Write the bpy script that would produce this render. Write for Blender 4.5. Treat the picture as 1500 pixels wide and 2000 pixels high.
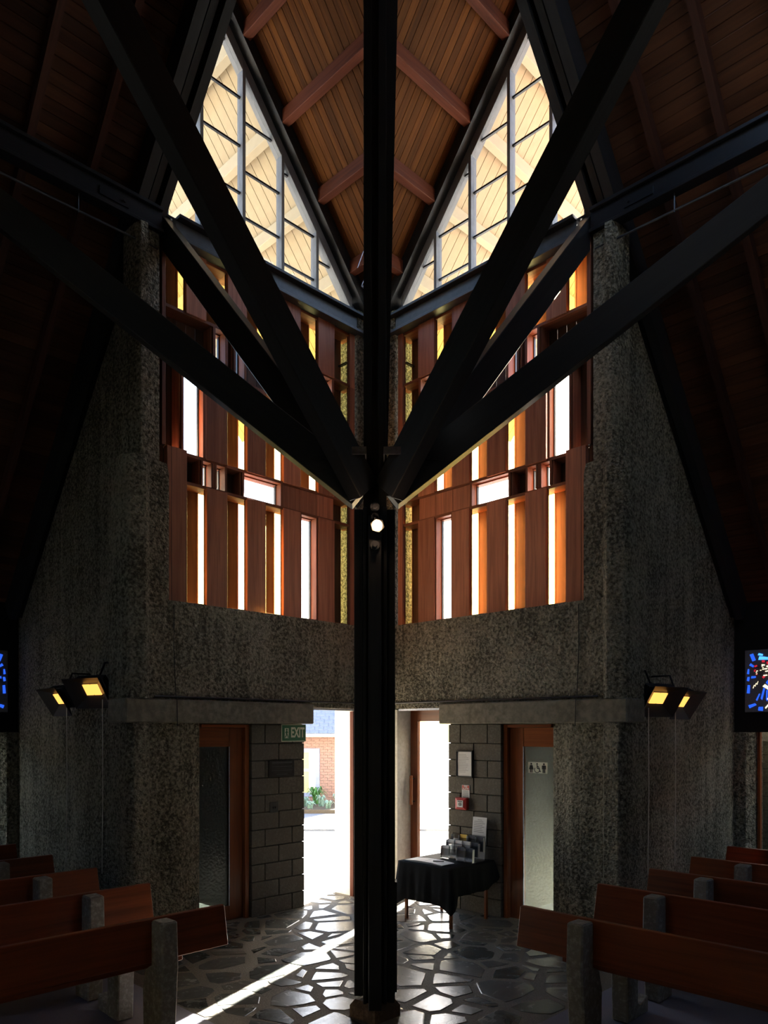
import bpy, bmesh, math, random
from mathutils import Vector, Matrix
R2 = math.sqrt(2.0)
random.seed(7)
for o in list(bpy.data.objects): bpy.data.objects.remove(o)
SC = bpy.context.scene
COL = SC.collection

# ---------------------------------------------------------------- camera, sky, sun, exposure
H = 2.15                       # eye height, looking along the diagonal of the square plan
YC = 10.034                    # distance to the far inner corner
cd = bpy.data.cameras.new('camera'); cam = bpy.data.objects.new('camera', cd); COL.objects.link(cam)
cam.location = (0, 0, H); cam.rotation_euler = (math.pi/2, 0, 0)
cd.sensor_fit = 'HORIZONTAL'; cd.sensor_width = 36; cd.lens = 36*1465/1500
cd.shift_x = 0.010; cd.shift_y = 427/1500; cd.clip_start = 0.05; cd.clip_end = 400
SC.camera = cam
SUN_AZ, SUN_EL = math.radians(24.7), math.radians(22)
w = bpy.data.worlds.new('sky'); SC.world = w; w.use_nodes = True
nt = w.node_tree; nt.nodes.clear()
sky = nt.nodes.new('ShaderNodeTexSky'); sky.sky_type = 'NISHITA'; sky.sun_disc = False
sky.sun_elevation = SUN_EL; sky.sun_rotation = SUN_AZ
sky.air_density = 1.0; sky.dust_density = 1.6
bg = nt.nodes.new('ShaderNodeBackground'); bg.inputs[1].default_value = 0.55
wo = nt.nodes.new('ShaderNodeOutputWorld')
nt.links.new(sky.outputs[0], bg.inputs[0]); nt.links.new(bg.outputs[0], wo.inputs[0])
sl = bpy.data.lights.new('sun', 'SUN'); sl.energy = 72.0; sl.angle = math.radians(0.53); sl.color = (1, .93, .82)
so = bpy.data.objects.new('sun', sl); COL.objects.link(so)
sdir = Vector((math.sin(SUN_AZ)*math.cos(SUN_EL), math.cos(SUN_AZ)*math.cos(SUN_EL), math.sin(SUN_EL)))
so.rotation_euler = sdir.to_track_quat('Z', 'Y').to_euler(); so.location = sdir*60
SC.view_settings.view_transform = 'Standard'; SC.view_settings.look = 'None'
SC.view_settings.gamma = 1; SC.view_settings.use_curve_mapping = False
SC.view_settings.exposure = 1.25

# ---------------------------------------------------------------- plan frame: u runs along the left wall, v along the right wall
def P(u, v, z): return Vector(((v-u)/R2, YC-(u+v)/R2, z))
def FL(a, b, z): return P(a, b, z)      # left wall: a along the wall, b into the room
def FR(a, b, z): return P(b, a, z)      # right wall, mirrored
DU = Vector((-1, -1, 0))/R2; DV = Vector((1, -1, 0))/R2
def W(x, y, z): return Vector((x, y, z))

# ---------------------------------------------------------------- materials
def mat(name, build):
    m = bpy.data.materials.new(name); m.use_nodes = True
    n = m.node_tree; n.nodes.clear()
    out = n.nodes.new('ShaderNodeOutputMaterial')
    build(n, out); return m
def N(n, t, **kw):
    x = n.nodes.new(t)
    for k, v in kw.items():
        if k.startswith('i_'):
            key = k[2:]; key = int(key) if key.isdigit() else key.replace('_', ' ')
            x.inputs[key].default_value = v
        else: setattr(x, k, v)
    return x
def ramp(n, fac, stops):
    r = n.nodes.new('ShaderNodeValToRGB'); e = r.color_ramp.elements
    while len(e) < len(stops): e.new(.5)
    for q, (p, c) in zip(e, stops): q.position = p; q.color = (*c, 1)
    n.links.new(fac, r.inputs[0]); return r
def plain(name, col, rough=.6, metal=0.0, spec=.5, bump=0, bscale=60, var=.15):
    def b(n, out):
        p = N(n, 'ShaderNodeBsdfPrincipled', i_Roughness=rough, i_Metallic=metal)
        p.inputs['Specular IOR Level'].default_value = spec
        tc = N(n, 'ShaderNodeTexCoord'); no = N(n, 'ShaderNodeTexNoise', i_Scale=bscale, i_Detail=4.0)
        n.links.new(tc.outputs['Object'], no.inputs['Vector'])
        lo = tuple(c*(1-var) for c in col); hi = tuple(min(1, c*(1+var)) for c in col)
        r = ramp(n, no.outputs[0], [(.3, lo), (.7, hi)])
        n.links.new(r.outputs[0], p.inputs['Base Color'])
        if bump:
            bp = N(n, 'ShaderNodeBump', i_Strength=bump, i_Distance=.01)
            n.links.new(no.outputs[0], bp.inputs['Height']); n.links.new(bp.outputs[0], p.inputs['Normal'])
        n.links.new(p.outputs[0], out.inputs[0])
    return mat(name, b)
def wood(name, light, dark, rough=.5, spec=.35, gscale=1.0):
    """grain runs along the object's local X"""
    def b(n, out):
        p = N(n, 'ShaderNodeBsdfPrincipled', i_Roughness=rough); p.inputs['Specular IOR Level'].default_value = spec
        tc = N(n, 'ShaderNodeTexCoord'); oi = N(n, 'ShaderNodeObjectInfo')
        sc = N(n, 'ShaderNodeVectorMath', operation='SCALE'); sc.inputs[0].default_value = (37, 91, 53)
        n.links.new(oi.outputs['Random'], sc.inputs['Scale'])
        ad = N(n, 'ShaderNodeVectorMath', operation='ADD')
        n.links.new(tc.outputs['Object'], ad.inputs[0]); n.links.new(sc.outputs[0], ad.inputs[1])
        mp = N(n, 'ShaderNodeMapping'); mp.inputs['Scale'].default_value = (1.1*gscale, 26*gscale, 26*gscale)
        n.links.new(ad.outputs[0], mp.inputs['Vector'])
        n1 = N(n, 'ShaderNodeTexNoise', i_Scale=1.0, i_Detail=6.0, i_Roughness=.62, i_Distortion=.6)
        n.links.new(mp.outputs[0], n1.inputs['Vector'])
        n2 = N(n, 'ShaderNodeTexNoise', i_Scale=.9, i_Detail=2.0); n.links.new(ad.outputs[0], n2.inputs['Vector'])
        mx = N(n, 'ShaderNodeMath', operation='MULTIPLY_ADD'); mx.inputs[1].default_value = .35; 
        n.links.new(n2.outputs[0], mx.inputs[0]); n.links.new(n1.outputs[0], mx.inputs[2])
        r = ramp(n, mx.outputs[0], [(.45, dark), (.85, light)])
        hv = N(n, 'ShaderNodeHueSaturation'); n.links.new(r.outputs[0], hv.inputs['Color'])
        mr = N(n, 'ShaderNodeMapRange'); mr.inputs[3].default_value = .72; mr.inputs[4].default_value = 1.28
        n.links.new(oi.outputs['Random'], mr.inputs[0]); n.links.new(mr.outputs[0], hv.inputs['Value'])
        n.links.new(hv.outputs[0], p.inputs['Base Color'])
        bp = N(n, 'ShaderNodeBump', i_Strength=.12, i_Distance=.004); n.links.new(n1.outputs[0], bp.inputs['Height'])
        n.links.new(bp.outputs[0], p.inputs['Normal']); n.links.new(p.outputs[0], out.inputs[0])
    return mat(name, b)
def concrete(name, c0, c1, grain=45, bump=.9, dist=.03, streak=True, rough=.85):
    def b(n, out):
        p = N(n, 'ShaderNodeBsdfPrincipled', i_Roughness=rough); p.inputs['Specular IOR Level'].default_value = .35
        tc = N(n, 'ShaderNodeNewGeometry')
        n1 = N(n, 'ShaderNodeTexNoise', i_Scale=float(grain), i_Detail=5.0, i_Roughness=.65)
        n2 = N(n, 'ShaderNodeTexNoise', i_Scale=1.3, i_Detail=3.0)
        n3 = N(n, 'ShaderNodeTexNoise', i_Scale=1.0, i_Detail=3.0)
        mp = N(n, 'ShaderNodeMapping'); mp.inputs['Scale'].default_value = (7, 7, .7)
        vo = N(n, 'ShaderNodeTexVoronoi', i_Scale=grain*1.6)
        n.links.new(tc.outputs['Position'], mp.inputs[0])
        for q in (n1, n2, vo): n.links.new(tc.outputs['Position'], q.inputs['Vector'])
        n.links.new(mp.outputs[0], n3.inputs['Vector'])
        a = N(n, 'ShaderNodeMath', operation='MULTIPLY_ADD'); a.inputs[1].default_value = .3
        n.links.new(n2.outputs[0], a.inputs[0]); n.links.new(n1.outputs[0], a.inputs[2])
        s = N(n, 'ShaderNodeMath', operation='MULTIPLY_ADD'); s.inputs[1].default_value = .28 if streak else .05
        n.links.new(n3.outputs[0], s.inputs[0]); n.links.new(a.outputs[0], s.inputs[2])
        r = ramp(n, s.outputs[0], [(.66, c0), (.92, c1)])
        n.links.new(r.outputs[0], p.inputs['Base Color'])
        hh = N(n, 'ShaderNodeMath', operation='SUBTRACT'); n.links.new(n1.outputs[0], hh.inputs[0])
        sm = N(n, 'ShaderNodeMath', operation='MULTIPLY'); sm.inputs[1].default_value = .5
        n.links.new(vo.outputs[0], sm.inputs[0]); n.links.new(sm.outputs[0], hh.inputs[1])
        bp = N(n, 'ShaderNodeBump', i_Strength=bump, i_Distance=dist); n.links.new(hh.outputs[0], bp.inputs['Height'])
        n.links.new(bp.outputs[0], p.inputs['Normal']); n.links.new(p.outputs[0], out.inputs[0])
    return mat(name, b)
def glass(name, tint, gloss=.08, rough=.02, bump=0, diffuse=0.0):
    def b(n, out):
        tr = N(n, 'ShaderNodeBsdfTransparent'); tr.inputs[0].default_value = (*tint, 1)
        gl = N(n, 'ShaderNodeBsdfGlossy', i_Roughness=rough)
        mx = N(n, 'ShaderNodeMixShader'); mx.inputs[0].default_value = gloss
        n.links.new(tr.outputs[0], mx.inputs[1]); n.links.new(gl.outputs[0], mx.inputs[2])
        last = mx
        no = N(n, 'ShaderNodeTexNoise', i_Scale=35.0, i_Detail=3.0); tc = N(n, 'ShaderNodeTexCoord')
        n.links.new(tc.outputs['Object'], no.inputs['Vector'])
        if bump:
            bp = N(n, 'ShaderNodeBump', i_Strength=bump, i_Distance=.01)
            n.links.new(no.outputs[0], bp.inputs['Height']); n.links.new(bp.outputs[0], gl.inputs['Normal'])
        if diffuse:
            tl = N(n, 'ShaderNodeBsdfTranslucent'); tl.inputs[0].default_value = (*tint, 1)
            m2 = N(n, 'ShaderNodeMixShader'); m2.inputs[0].default_value = diffuse
            n.links.new(mx.outputs[0], m2.inputs[1]); n.links.new(tl.outputs[0], m2.inputs[2]); last = m2
        n.links.new(last.outputs[0], out.inputs[0])
    return mat(name, b)
def emis(name, col, s):
    def b(n, out):
        e = N(n, 'ShaderNodeEmission', i_Strength=s); e.inputs[0].default_value = (*col, 1)
        n.links.new(e.outputs[0], out.inputs[0])
    return mat(name, b)

M = {}
M['black'] = wood('black_stained_timber', (.023, .0245, .0275), (.012, .013, .0155), .42, .4)
M['black_steel'] = plain('black_painted_steel', (.011, .012, .015), .32, 0, .5, .1, 30)
M['beam_grey'] = plain('dark_grey_painted_steel', (.055, .058, .066), .38, 0, .5, .05, 20)
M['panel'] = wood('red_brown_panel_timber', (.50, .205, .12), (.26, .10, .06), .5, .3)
M['recess'] = wood('dark_recess_timber', (.125, .068, .042), (.065, .034, .022), .55, .3)  # shade of the recesses is put into this darker colour
M['rail'] = wood('red_brown_frame_timber', (.27, .10, .05), (.12, .04, .022), .5, .3)
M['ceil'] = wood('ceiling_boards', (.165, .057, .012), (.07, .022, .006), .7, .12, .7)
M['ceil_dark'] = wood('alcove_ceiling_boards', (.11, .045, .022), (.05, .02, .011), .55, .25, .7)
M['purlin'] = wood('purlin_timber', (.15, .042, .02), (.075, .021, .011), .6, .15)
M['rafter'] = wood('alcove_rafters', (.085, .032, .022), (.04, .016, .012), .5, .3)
M['cream'] = plain('cream_paint', (.43, .345, .22), .6, 0, .3, .02, 12, .05)
M['cream2'] = plain('cream_paint_beams', (.47, .395, .27), .6, 0, .3, .02, 12, .04)
M['white_grey'] = plain('pale_grey_paint', (.20, .205, .22), .5, 0, .3, .05, 20, .06)
M['rough'] = concrete('rough_cast_concrete', (.11, .10, .07), (.56, .51, .385), 30, 1.0, .10)
M['smooth'] = concrete('board_marked_concrete', (.15, .135, .10), (.26, .24, .185), 14, .25, .01)
M['pale'] = concrete('pale_plaster', (.66, .63, .56), (.8, .77, .71), 20, .2, .01)
M['pewstone'] = concrete('pew_concrete', (.26, .245, .21), (.50, .475, .42), 30, .3, .008, False)
M['basestone'] = concrete('base_stone', (.12, .075, .045), (.30, .19, .12), 14, .6, .02, False)
M['block'] = concrete('concrete_block', (.105, .092, .072), (.18, .16, .125), 38, .35, .008, False)
M['block2'] = concrete('mossy_block', (.085, .08, .05), (.17, .16, .10), 30, .4, .01, True)  # shade inside the light well is put into this darker block colour
M['mortar'] = concrete('floor_mortar', (.17, .15, .12), (.34, .31, .25), 60, .6, .012, False, .75)
M['joint'] = plain('dark_joint', (.03, .027, .022), .9)
def stone_b(n, out):
    p = N(n, 'ShaderNodeBsdfPrincipled'); p.inputs['Specular IOR Level'].default_value = .6
    oi = N(n, 'ShaderNodeObjectInfo'); g = N(n, 'ShaderNodeNewGeometry')
    n1 = N(n, 'ShaderNodeTexNoise', i_Scale=5.0, i_Detail=7.0, i_Roughness=.65, i_Distortion=1.2)
    n.links.new(g.outputs['Position'], n1.inputs['Vector'])
    r = ramp(n, oi.outputs['Random'], [(0, (.06, .065, .06)), (.35, (.10, .11, .10)), (.7, (.15, .155, .145)), (1, (.22, .205, .17))])
    m = N(n, 'ShaderNodeMixRGB', blend_type='OVERLAY'); m.inputs[0].default_value = .55
    n.links.new(r.outputs[0], m.inputs[1]); n.links.new(n1.outputs[0], m.inputs[2])
    n.links.new(m.outputs[0], p.inputs['Base Color'])
    mr = N(n, 'ShaderNodeMapRange'); mr.inputs[3].default_value = .15; mr.inputs[4].default_value = .36
    n.links.new(n1.outputs[0], mr.inputs[0]); n.links.new(mr.outputs[0], p.inputs['Roughness'])
    bp = N(n, 'ShaderNodeBump', i_Strength=.15, i_Distance=.012); n.links.new(n1.outputs[0], bp.inputs['Height'])
    n.links.new(bp.outputs[0], p.inputs['Normal']); n.links.new(p.outputs[0], out.inputs[0])
M['stone'] = mat('slate_paving', stone_b)
M['pew'] = wood('pew_red_timber', (.29, .070, .020), (.14, .032, .010), .4, .35, .8)
M['door'] = wood('door_orange_timber', (.30, .085, .022), (.16, .04, .012), .3, .5)
M['carpet'] = plain('grey_carpet', (.30, .29, .345), .95, 0, .1, .8, 400, .35)
M['clear'] = glass('clear_glass', (.95, .96, .97), .06)
M['yellow'] = glass('yellow_glass', (.97, .93, .60), .06)
M['frost'] = glass('obscure_glass', (.30, .34, .32), .18, .12, .8, .15)  # left door glass, darker tint stands in for dim light behind
M['frost2'] = glass('hammered_glass', (.62, .68, .67), .14, .12, .9, .10)  # same door glass, clearer tint stands in for brighter light behind
M['acrylic'] = glass('clear_acrylic', (.90, .91, .92), .22, .08)
M['acrylic_edge'] = plain('acrylic_edge', (.62, .60, .56), .15, 0, .6, 0, 20, .02)  # pale colour stands in for light caught by the clear edges
M['steel'] = plain('galvanised_steel', (.42, .45, .55), .4, 1.0, .5, .1, 40)
M['chrome'] = plain('handle_metal', (.35, .33, .3), .3, 1.0)
M['cloth'] = plain('black_cloth', (.008, .008, .01), .85, 0, .2, .15, 250)
M['paper'] = plain('white_paper', (.75, .74, .72), .8, 0, .2, 0, 20, .02)
M['ink'] = plain('grey_ink', (.25, .24, .24), .8, 0, .2, 0, 20, .02)
M['green'] = plain('exit_green', (.045, .17, .085), .5, 0, .4, 0, 20, .03)
M['exitw'] = plain('exit_cream', (.85, .85, .70), .6, 0, .3, 0, 20, .03)
M['red'] = plain('alarm_red', (.42, .02, .018), .35, 0, .5, 0, 20, .05)
M['redp'] = plain('notice_red', (.55, .08, .05), .6, 0, .3, 0, 20, .05)
M['bronze'] = plain('dark_bronze', (.035, .034, .033), .35, .7, .5, .1, 60)
M['plateg'] = plain('dark_plate', (.02, .02, .02), .35, 0, .5)
M['photo'] = plain('leaflet_print', (.06, .065, .085), .4, 0, .5, 0, 30, .5)
M['yellowp'] = plain('yellow_print', (.75, .5, .08), .5, 0, .3, 0, 20, .1)
M['heater'] = plain('heater_grey_enamel', (.03, .032, .038), .4, 0, .5)
M['glow'] = emis('glowing_ceramic', (1, .42, .085), .85)
M['bulb'] = emis('lamp_bulb', (1, .62, .36), 45)
M['cord'] = plain('pale_cord', (.75, .72, .62), .7)
M['wire'] = plain('black_wire', (.008, .008, .008), .6)
M['fascia'] = plain('black_fascia', (.006, .006, .007), .5, 0, .3)
M['cast'] = plain('grey_cast_panel', (.20, .20, .225), .6, 0, .3, .1, 60)
M['gblue'] = emis('backlit_blue', (.02, .10, .75), .6)  # coloured pieces emit; the glow stands in for daylight behind the glass
M['gblue2'] = emis('backlit_light_blue', (.06, .30, 1.0), 1.0)
M['gred'] = emis('backlit_red', (.5, .02, .04), .5)
M['gcream'] = emis('backlit_cream', (1.0, .82, .5), .9)
M['gdark'] = plain('unlit_piece', (.01, .01, .012), .3)
M['brick'] = plain('brick_red', (.37, .215, .165), .85, 0, .2, .3, 40, .3)
M['mort2'] = plain('brick_mortar', (.40, .34, .29), .9)
M['slate'] = plain('roof_slate', (.22, .24, .30), .6, 0, .4, .2, 30, .2)
M['paint_blue'] = plain('grey_blue_window_paint', (.30, .32, .45), .5)
M['curtain'] = plain('yellow_curtain', (.6, .55, .25), .8)
M['weather'] = plain('cream_weatherboard', (.78, .72, .58), .6)
M['ground'] = concrete('pale_paving', (.22, .215, .205), (.31, .305, .29), 12, .2, .01, False)
M['path'] = concrete('asphalt_path', (.20, .205, .22), (.28, .285, .30), 30, .2, .01, False)
M['leaf'] = plain('green_leaf', (.08, .20, .05), .5, 0, .4, 0, 30, .4)
M['leaf2'] = plain('grey_green_leaf', (.25, .36, .28), .6, 0, .3, 0, 30, .3)
M['flower'] = plain('pink_flower', (.65, .15, .2), .6)
M['soil'] = plain('garden_soil', (.16, .12, .08), .9, 0, .2, .5, 40)

# ---------------------------------------------------------------- mesh helpers
ORG = {}; ROT = {}
def frame_for(d):
    x = Vector(d).normalized(); up = Vector((0, 0, 1))
    if abs(x.z) > .95: up = Vector((1, -1, 0)).normalized()
    y = up.cross(x).normalized(); z = x.cross(y)
    return Matrix((x, y, z)).transposed()
def obj(name, bm, m, parent=None, grain=None, smooth=False, bevel=0.0):
    """bm is in world space; becomes ONE mesh object (child of parent if given)"""
    bmesh.ops.recalc_face_normals(bm, faces=bm.faces)
    if bevel: bmesh.ops.bevel(bm, geom=list(bm.edges), offset=bevel, segments=1, affect='EDGES', clamp_overlap=True)
    cs = [v.co for v in bm.verts]
    mn = Vector([min(c[i] for c in cs) for i in range(3)]); mx = Vector([max(c[i] for c in cs) for i in range(3)])
    o0 = Vector(((mn.x+mx.x)/2, (mn.y+mx.y)/2, mn.z))
    R = frame_for(grain) if grain is not None else Matrix.Identity(3)
    Ri = R.transposed()
    for v in bm.verts: v.co = Ri @ (v.co-o0)
    me = bpy.data.meshes.new(name); bm.to_mesh(me); bm.free()
    me.materials.append(m)
    if smooth:
        for p in me.polygons: p.use_smooth = True
    o = bpy.data.objects.new(name, me); COL.objects.link(o)
    o.location = o0; o.rotation_euler = R.to_euler()
    if parent is not None:
        o.parent = parent; Rp = ROT.get(parent.name, Matrix.Identity(3)).transposed()
        o.location = Rp @ (o0-ORG[parent.name]); o.rotation_euler = (Rp @ R).to_euler()
    ORG[o.name] = o0; ROT[o.name] = R
    return o
def tag(o, label, cat, group=None):
    o['label'] = label; o['category'] = cat
    if group: o['group'] = group
    return o
def thing(name, label, cat, loc, group=None):
    o = bpy.data.objects.new(name, None); COL.objects.link(o); o.location = loc; ORG[o.name] = Vector(loc)
    o.empty_display_size = .1
    return tag(o, label, cat, group)
def struct_empty(name, loc=(0, 0, 0)):
    o = bpy.data.objects.new(name, None); COL.objects.link(o); o.location = loc; ORG[o.name] = Vector(loc); o['kind'] = 'structure'
    return o
def struct(name, bm, m, grain=None, smooth=False):
    o = obj(name, bm, m, None, grain, smooth); o['kind'] = 'structure'; return o
def hexa(bm, c):
    """8 corners, bottom loop then top loop"""
    v = [bm.verts.new(p) for p in c]
    for f in ((0, 1, 2, 3), (4, 5, 6, 7), (0, 1, 5, 4), (1, 2, 6, 5), (2, 3, 7, 6), (3, 0, 4, 7)):
        bm.faces.new([v[i] for i in f])
def box(F, a0, a1, b0, b1, z0, z1, bm=None):
    bm = bm or bmesh.new()
    hexa(bm, [F(a0, b0, z0), F(a1, b0, z0), F(a1, b1, z0), F(a0, b1, z0), F(a0, b0, z1), F(a1, b0, z1), F(a1, b1, z1), F(a0, b1, z1)])
    return bm
def prism(lo, hi, bm=None):
    """two matching loops of points -> closed solid"""
    bm = bm or bmesh.new()
    a = [bm.verts.new(p) for p in lo]; b = [bm.verts.new(p) for p in hi]; n = len(a)
    bm.faces.new(a); bm.faces.new(b)
    for i in range(n): bm.faces.new((a[i], a[(i+1) % n], b[(i+1) % n], b[i]))
    return bm
def plan(F, poly, z0, z1, bm=None): return prism([F(a, b, z0) for a, b in poly], [F(a, b, z1) for a, b in poly], bm)
def elev(F, poly, b0, b1, bm=None): return prism([F(a, b0, z) for a, z in poly], [F(a, b1, z) for a, z in poly], bm)
def bar(p, q, wd, dp, bm=None, side=None):
    """rectangular stick from p to q; wd across (horizontal), dp deep"""
    bm = bm or bmesh.new(); p, q = Vector(p), Vector(q); d = (q-p).normalized()
    s = Vector(side).normalized() if side else d.cross(Vector((0, 0, 1))).normalized(); t = s.cross(d).normalized()
    c = []
    for e in (p, q): c += [e+s*wd/2*i+t*dp/2*j for i, j in ((-1, -1), (1, -1), (1, 1), (-1, 1))]
    hexa(bm, c); return bm
def tube(pts, r, seg=8, bm=None):
    bm = bm or bmesh.new(); pts = [Vector(p) for p in pts]; rings = []
    for i, p in enumerate(pts):
        d = (pts[min(i+1, len(pts)-1)]-pts[max(i-1, 0)]).normalized()
        s = d.orthogonal().normalized() if i == 0 else (s-d*s.dot(d)).normalized()
        t = d.cross(s); rr = r[i] if isinstance(r, (list, tuple)) else r
        rings.append([bm.verts.new(p+(s*math.cos(k*2*math.pi/seg)+t*math.sin(k*2*math.pi/seg))*rr) for k in range(seg)])
    for a, b in zip(rings, rings[1:]):
        for k in range(seg): bm.faces.new((a[k], a[(k+1) % seg], b[(k+1) % seg], b[k]))
    bm.faces.new(rings[0]); bm.faces.new(rings[-1]); return bm
def quadgrid(F, nx, ny): ...
def text_bm(s, size, place, thick=.002, bold=.0, sx=1.0):
    """letters as a solid; place(x, y, d) maps sign coords to world"""
    cu = bpy.data.curves.new('t', 'FONT'); cu.body = s; cu.size = size; cu.align_x = 'CENTER'; cu.align_y = 'CENTER'; cu.offset = bold
    o = bpy.data.objects.new('t', cu); COL.objects.link(o)
    dg = bpy.context.evaluated_depsgraph_get(); dg.update()
    me = bpy.data.meshes.new_from_object(o.evaluated_get(dg)); bm = bmesh.new(); bm.from_mesh(me)
    bpy.data.objects.remove(o); bpy.data.curves.remove(cu); bpy.data.meshes.remove(me)
    for v in bm.verts: v.co = place(v.co.x*sx, v.co.y, thick)
    return bm
def poly_bm(pts, place, d0, d1, bm=None): return prism([place(x, y, d0) for x, y in pts], [place(x, y, d1) for x, y in pts], bm)
def circ(cx, cy, r, n=14): return [(cx+r*math.cos(2*math.pi*k/n), cy+r*math.sin(2*math.pi*k/n)) for k in range(n)]

# ---------------------------------------------------------------- roof levels
L = 3.1                                   # the post stands at u = v = L
def zc(u): return 7.5+1.2*u               # centre ceiling (higher of the two planes)
def za(v): return 7.9+1.08*v              # alcove ceiling
UW = 3.27                                 # alcove side walls
VE = -3.71                                # alcove end walls
NEAR = 9.3                                # walls behind the camera

# ================================================================ LARGE STRUCTURE
# floor: mortar bed with irregular slate paving
def in_floor(u, v):
    x = (v-u)/R2; y = YC-(u+v)/R2
    if u < -.3 or v < -.3 and u < 3.3: return False
    if u > 4.05 or v > 4.05: return False
    if y < 5.25: return False
    if u < 0 and v > .0 and v < 3.3: return -.28 < u and .42 < v < 1.25
    if v < 0 and u > .0 and u < 3.3: return -.28 < v and .42 < u < 1.25
    if u < 0 and v < 0: return False
    if v < -1.2 or u < -1.2: return False
    return True
floor_bm = bmesh.new()
plan(FL, [(-.35, -.35), (3.2, -.35), (3.2, -4.3), (9.6, -4.3), (9.6, 9.6), (-4.3, 9.6), (-4.3, 3.2), (-.35, 3.2)], -.06, 0, floor_bm)
floor = struct('floor', floor_bm, M['mortar'])
def voronoi_stones():
    pts = []; rnd = random.Random(11); tries = 0
    while tries < 14000 and len(pts) < 300:
        tries += 1
        u, v = rnd.uniform(-1.3, 4.3), rnd.uniform(-1.3, 4.3)
        x = (v-u)/R2; y = YC-(u+v)/R2
        if not (-3.2 < x < 3.2 and 5.0 < y < 10.4): continue
        rmin = rnd.choice((.13, .17, .22, .30, .40, .46))
        if all((((x-q[0])*.8)**2+(y-q[1])**2) > min(rmin, q[2])**2 for q in pts): pts.append((x, y, rmin))
    out = []
    for i, (x, y, r) in enumerate(pts):
        u = (YC-y-x)/R2; v = (YC-y+x)/R2
        if not in_floor(u, v): continue
        poly = [(x-.42, y-.3), (x+.42, y-.3), (x+.42, y+.3), (x-.42, y+.3)]
        for j, (qx, qy, qr) in enumerate(pts):
            if i == j or abs(qx-x) > 1.0 or abs(qy-y) > 1.0: continue
            dx, dy = qx-x, qy-y; l = math.hypot(dx, dy); nx, ny = dx/l, dy/l
            bias = (r-qr)*.25
            lim = l/2+bias-rnd.uniform(.010, .055); new = []
            for k in range(len(poly)):
                a, b = poly[k], poly[(k+1) % len(poly)]
                da = (a[0]-x)*nx+(a[1]-y)*ny-lim; db = (b[0]-x)*nx+(b[1]-y)*ny-lim
                if da <= 0: new.append(a)
                if da*db < 0:
                    t = da/(da-db); new.append((a[0]+(b[0]-a[0])*t, a[1]+(b[1]-a[1])*t))
            poly = new
            if len(poly) < 3: break
        if len(poly) < 3: continue
        # keep the stone clear of walls and inside its bed
        def clip(poly, f):
            new = []
            for k in range(len(poly)):
                a, b = poly[k], poly[(k+1) % len(poly)]; da, db = f(*a), f(*b)
                if da <= 0: new.append(a)
                if da*db < 0:
                    t = da/(da-db); new.append((a[0]+(b[0]-a[0])*t, a[1]+(b[1]-a[1])*t))
            return new
        U = lambda x, y: (YC-y-x)/R2
        V = lambda x, y: (YC-y+x)/R2
        poly = clip(poly, lambda x, y: U(x, y)-4.03)
        if len(poly) > 2: poly = clip(poly, lambda x, y: V(x, y)-4.03)
        if v > 0 and u > 0 and len(poly) > 2:
            if not .5 < u < 1.15: poly = clip(poly, lambda x, y: .03-V(x, y))
            if len(poly) > 2 and not .5 < v < 1.15: poly = clip(poly, lambda x, y: .03-U(x, y))
        if len(poly) < 3: continue
        # roughen the outline
        rp = []
        for k in range(len(poly)):
            a, b = poly[k], poly[(k+1) % len(poly)]
            if math.hypot(b[0]-a[0], b[1]-a[1]) < .03: continue
            rp.append((a[0]+(x-a[0])*rnd.uniform(.0, .09), a[1]+(y-a[1])*rnd.uniform(.0, .09)))
            if math.hypot(b[0]-a[0], b[1]-a[1]) > .2:
                t = rnd.uniform(.35, .65); s = rnd.uniform(-.02, .05)
                mx, my = a[0]+(b[0]-a[0])*t, a[1]+(b[1]-a[1])*t
                rp.append((mx+(x-mx)*s, my+(y-my)*s))
        if len(rp) < 3: continue
        A = abs(sum(rp[k][0]*rp[(k+1) % len(rp)][1]-rp[(k+1) % len(rp)][0]*rp[k][1] for k in range(len(rp))))/2
        if A < .006: continue
        out.append((x, y, rp))
    return out
for x, y, rp in voronoi_stones():
    h = random.uniform(.003, .005); bm = bmesh.new(); tl = random.uniform(-.003, .003)
    lo = [bm.verts.new((a, b, -.005)) for a, b in rp]
    md = [bm.verts.new((a, b, h*.55)) for a, b in rp]
    hi = [bm.verts.new((a+(x-a)*.04, b+(y-b)*.04, h+tl*(a-x))) for a, b in rp]
    n = len(rp); bm.faces.new(lo); bm.faces.new(hi)
    for A_, B_ in ((lo, md), (md, hi)):
        for k in range(n): bm.faces.new((A_[k], A_[(k+1) % n], B_[(k+1) % n], B_[k]))
    obj('paving_stone', bm, M['stone'], floor)

# carpets under the pews
for F, nm, lab in ((FL, 'left', 'grey carpet under the left-hand pews, crossed by the strip of sunlight'), (FR, 'right', 'bluish grey carpet under the right-hand pews')):
    c = obj('carpet', box(F, 4.06, 9.1, -3.6, 4.05 if nm == 'right' else 4.7, .001, .014), M['carpet'], bevel=.004)
    tag(c, lab, 'carpet')

# corner pier behind the post, floor to wall plate
bm = plan(FL, [(.42, 0), (.42, -.36), (-.33, -.36), (-.33, .385), (0, .385), (0, 0)], 0, 2.42)
struct('wall_corner', bm, M['pale'])
bm = plan(FL, [(.40, .06), (.40, -.33), (-.33, -.33), (-.33, .40), (.06, .40), (.06, .06)], 2.42, 7.6)
struct('wall_corner_upper', bm, M['rough'])

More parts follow.
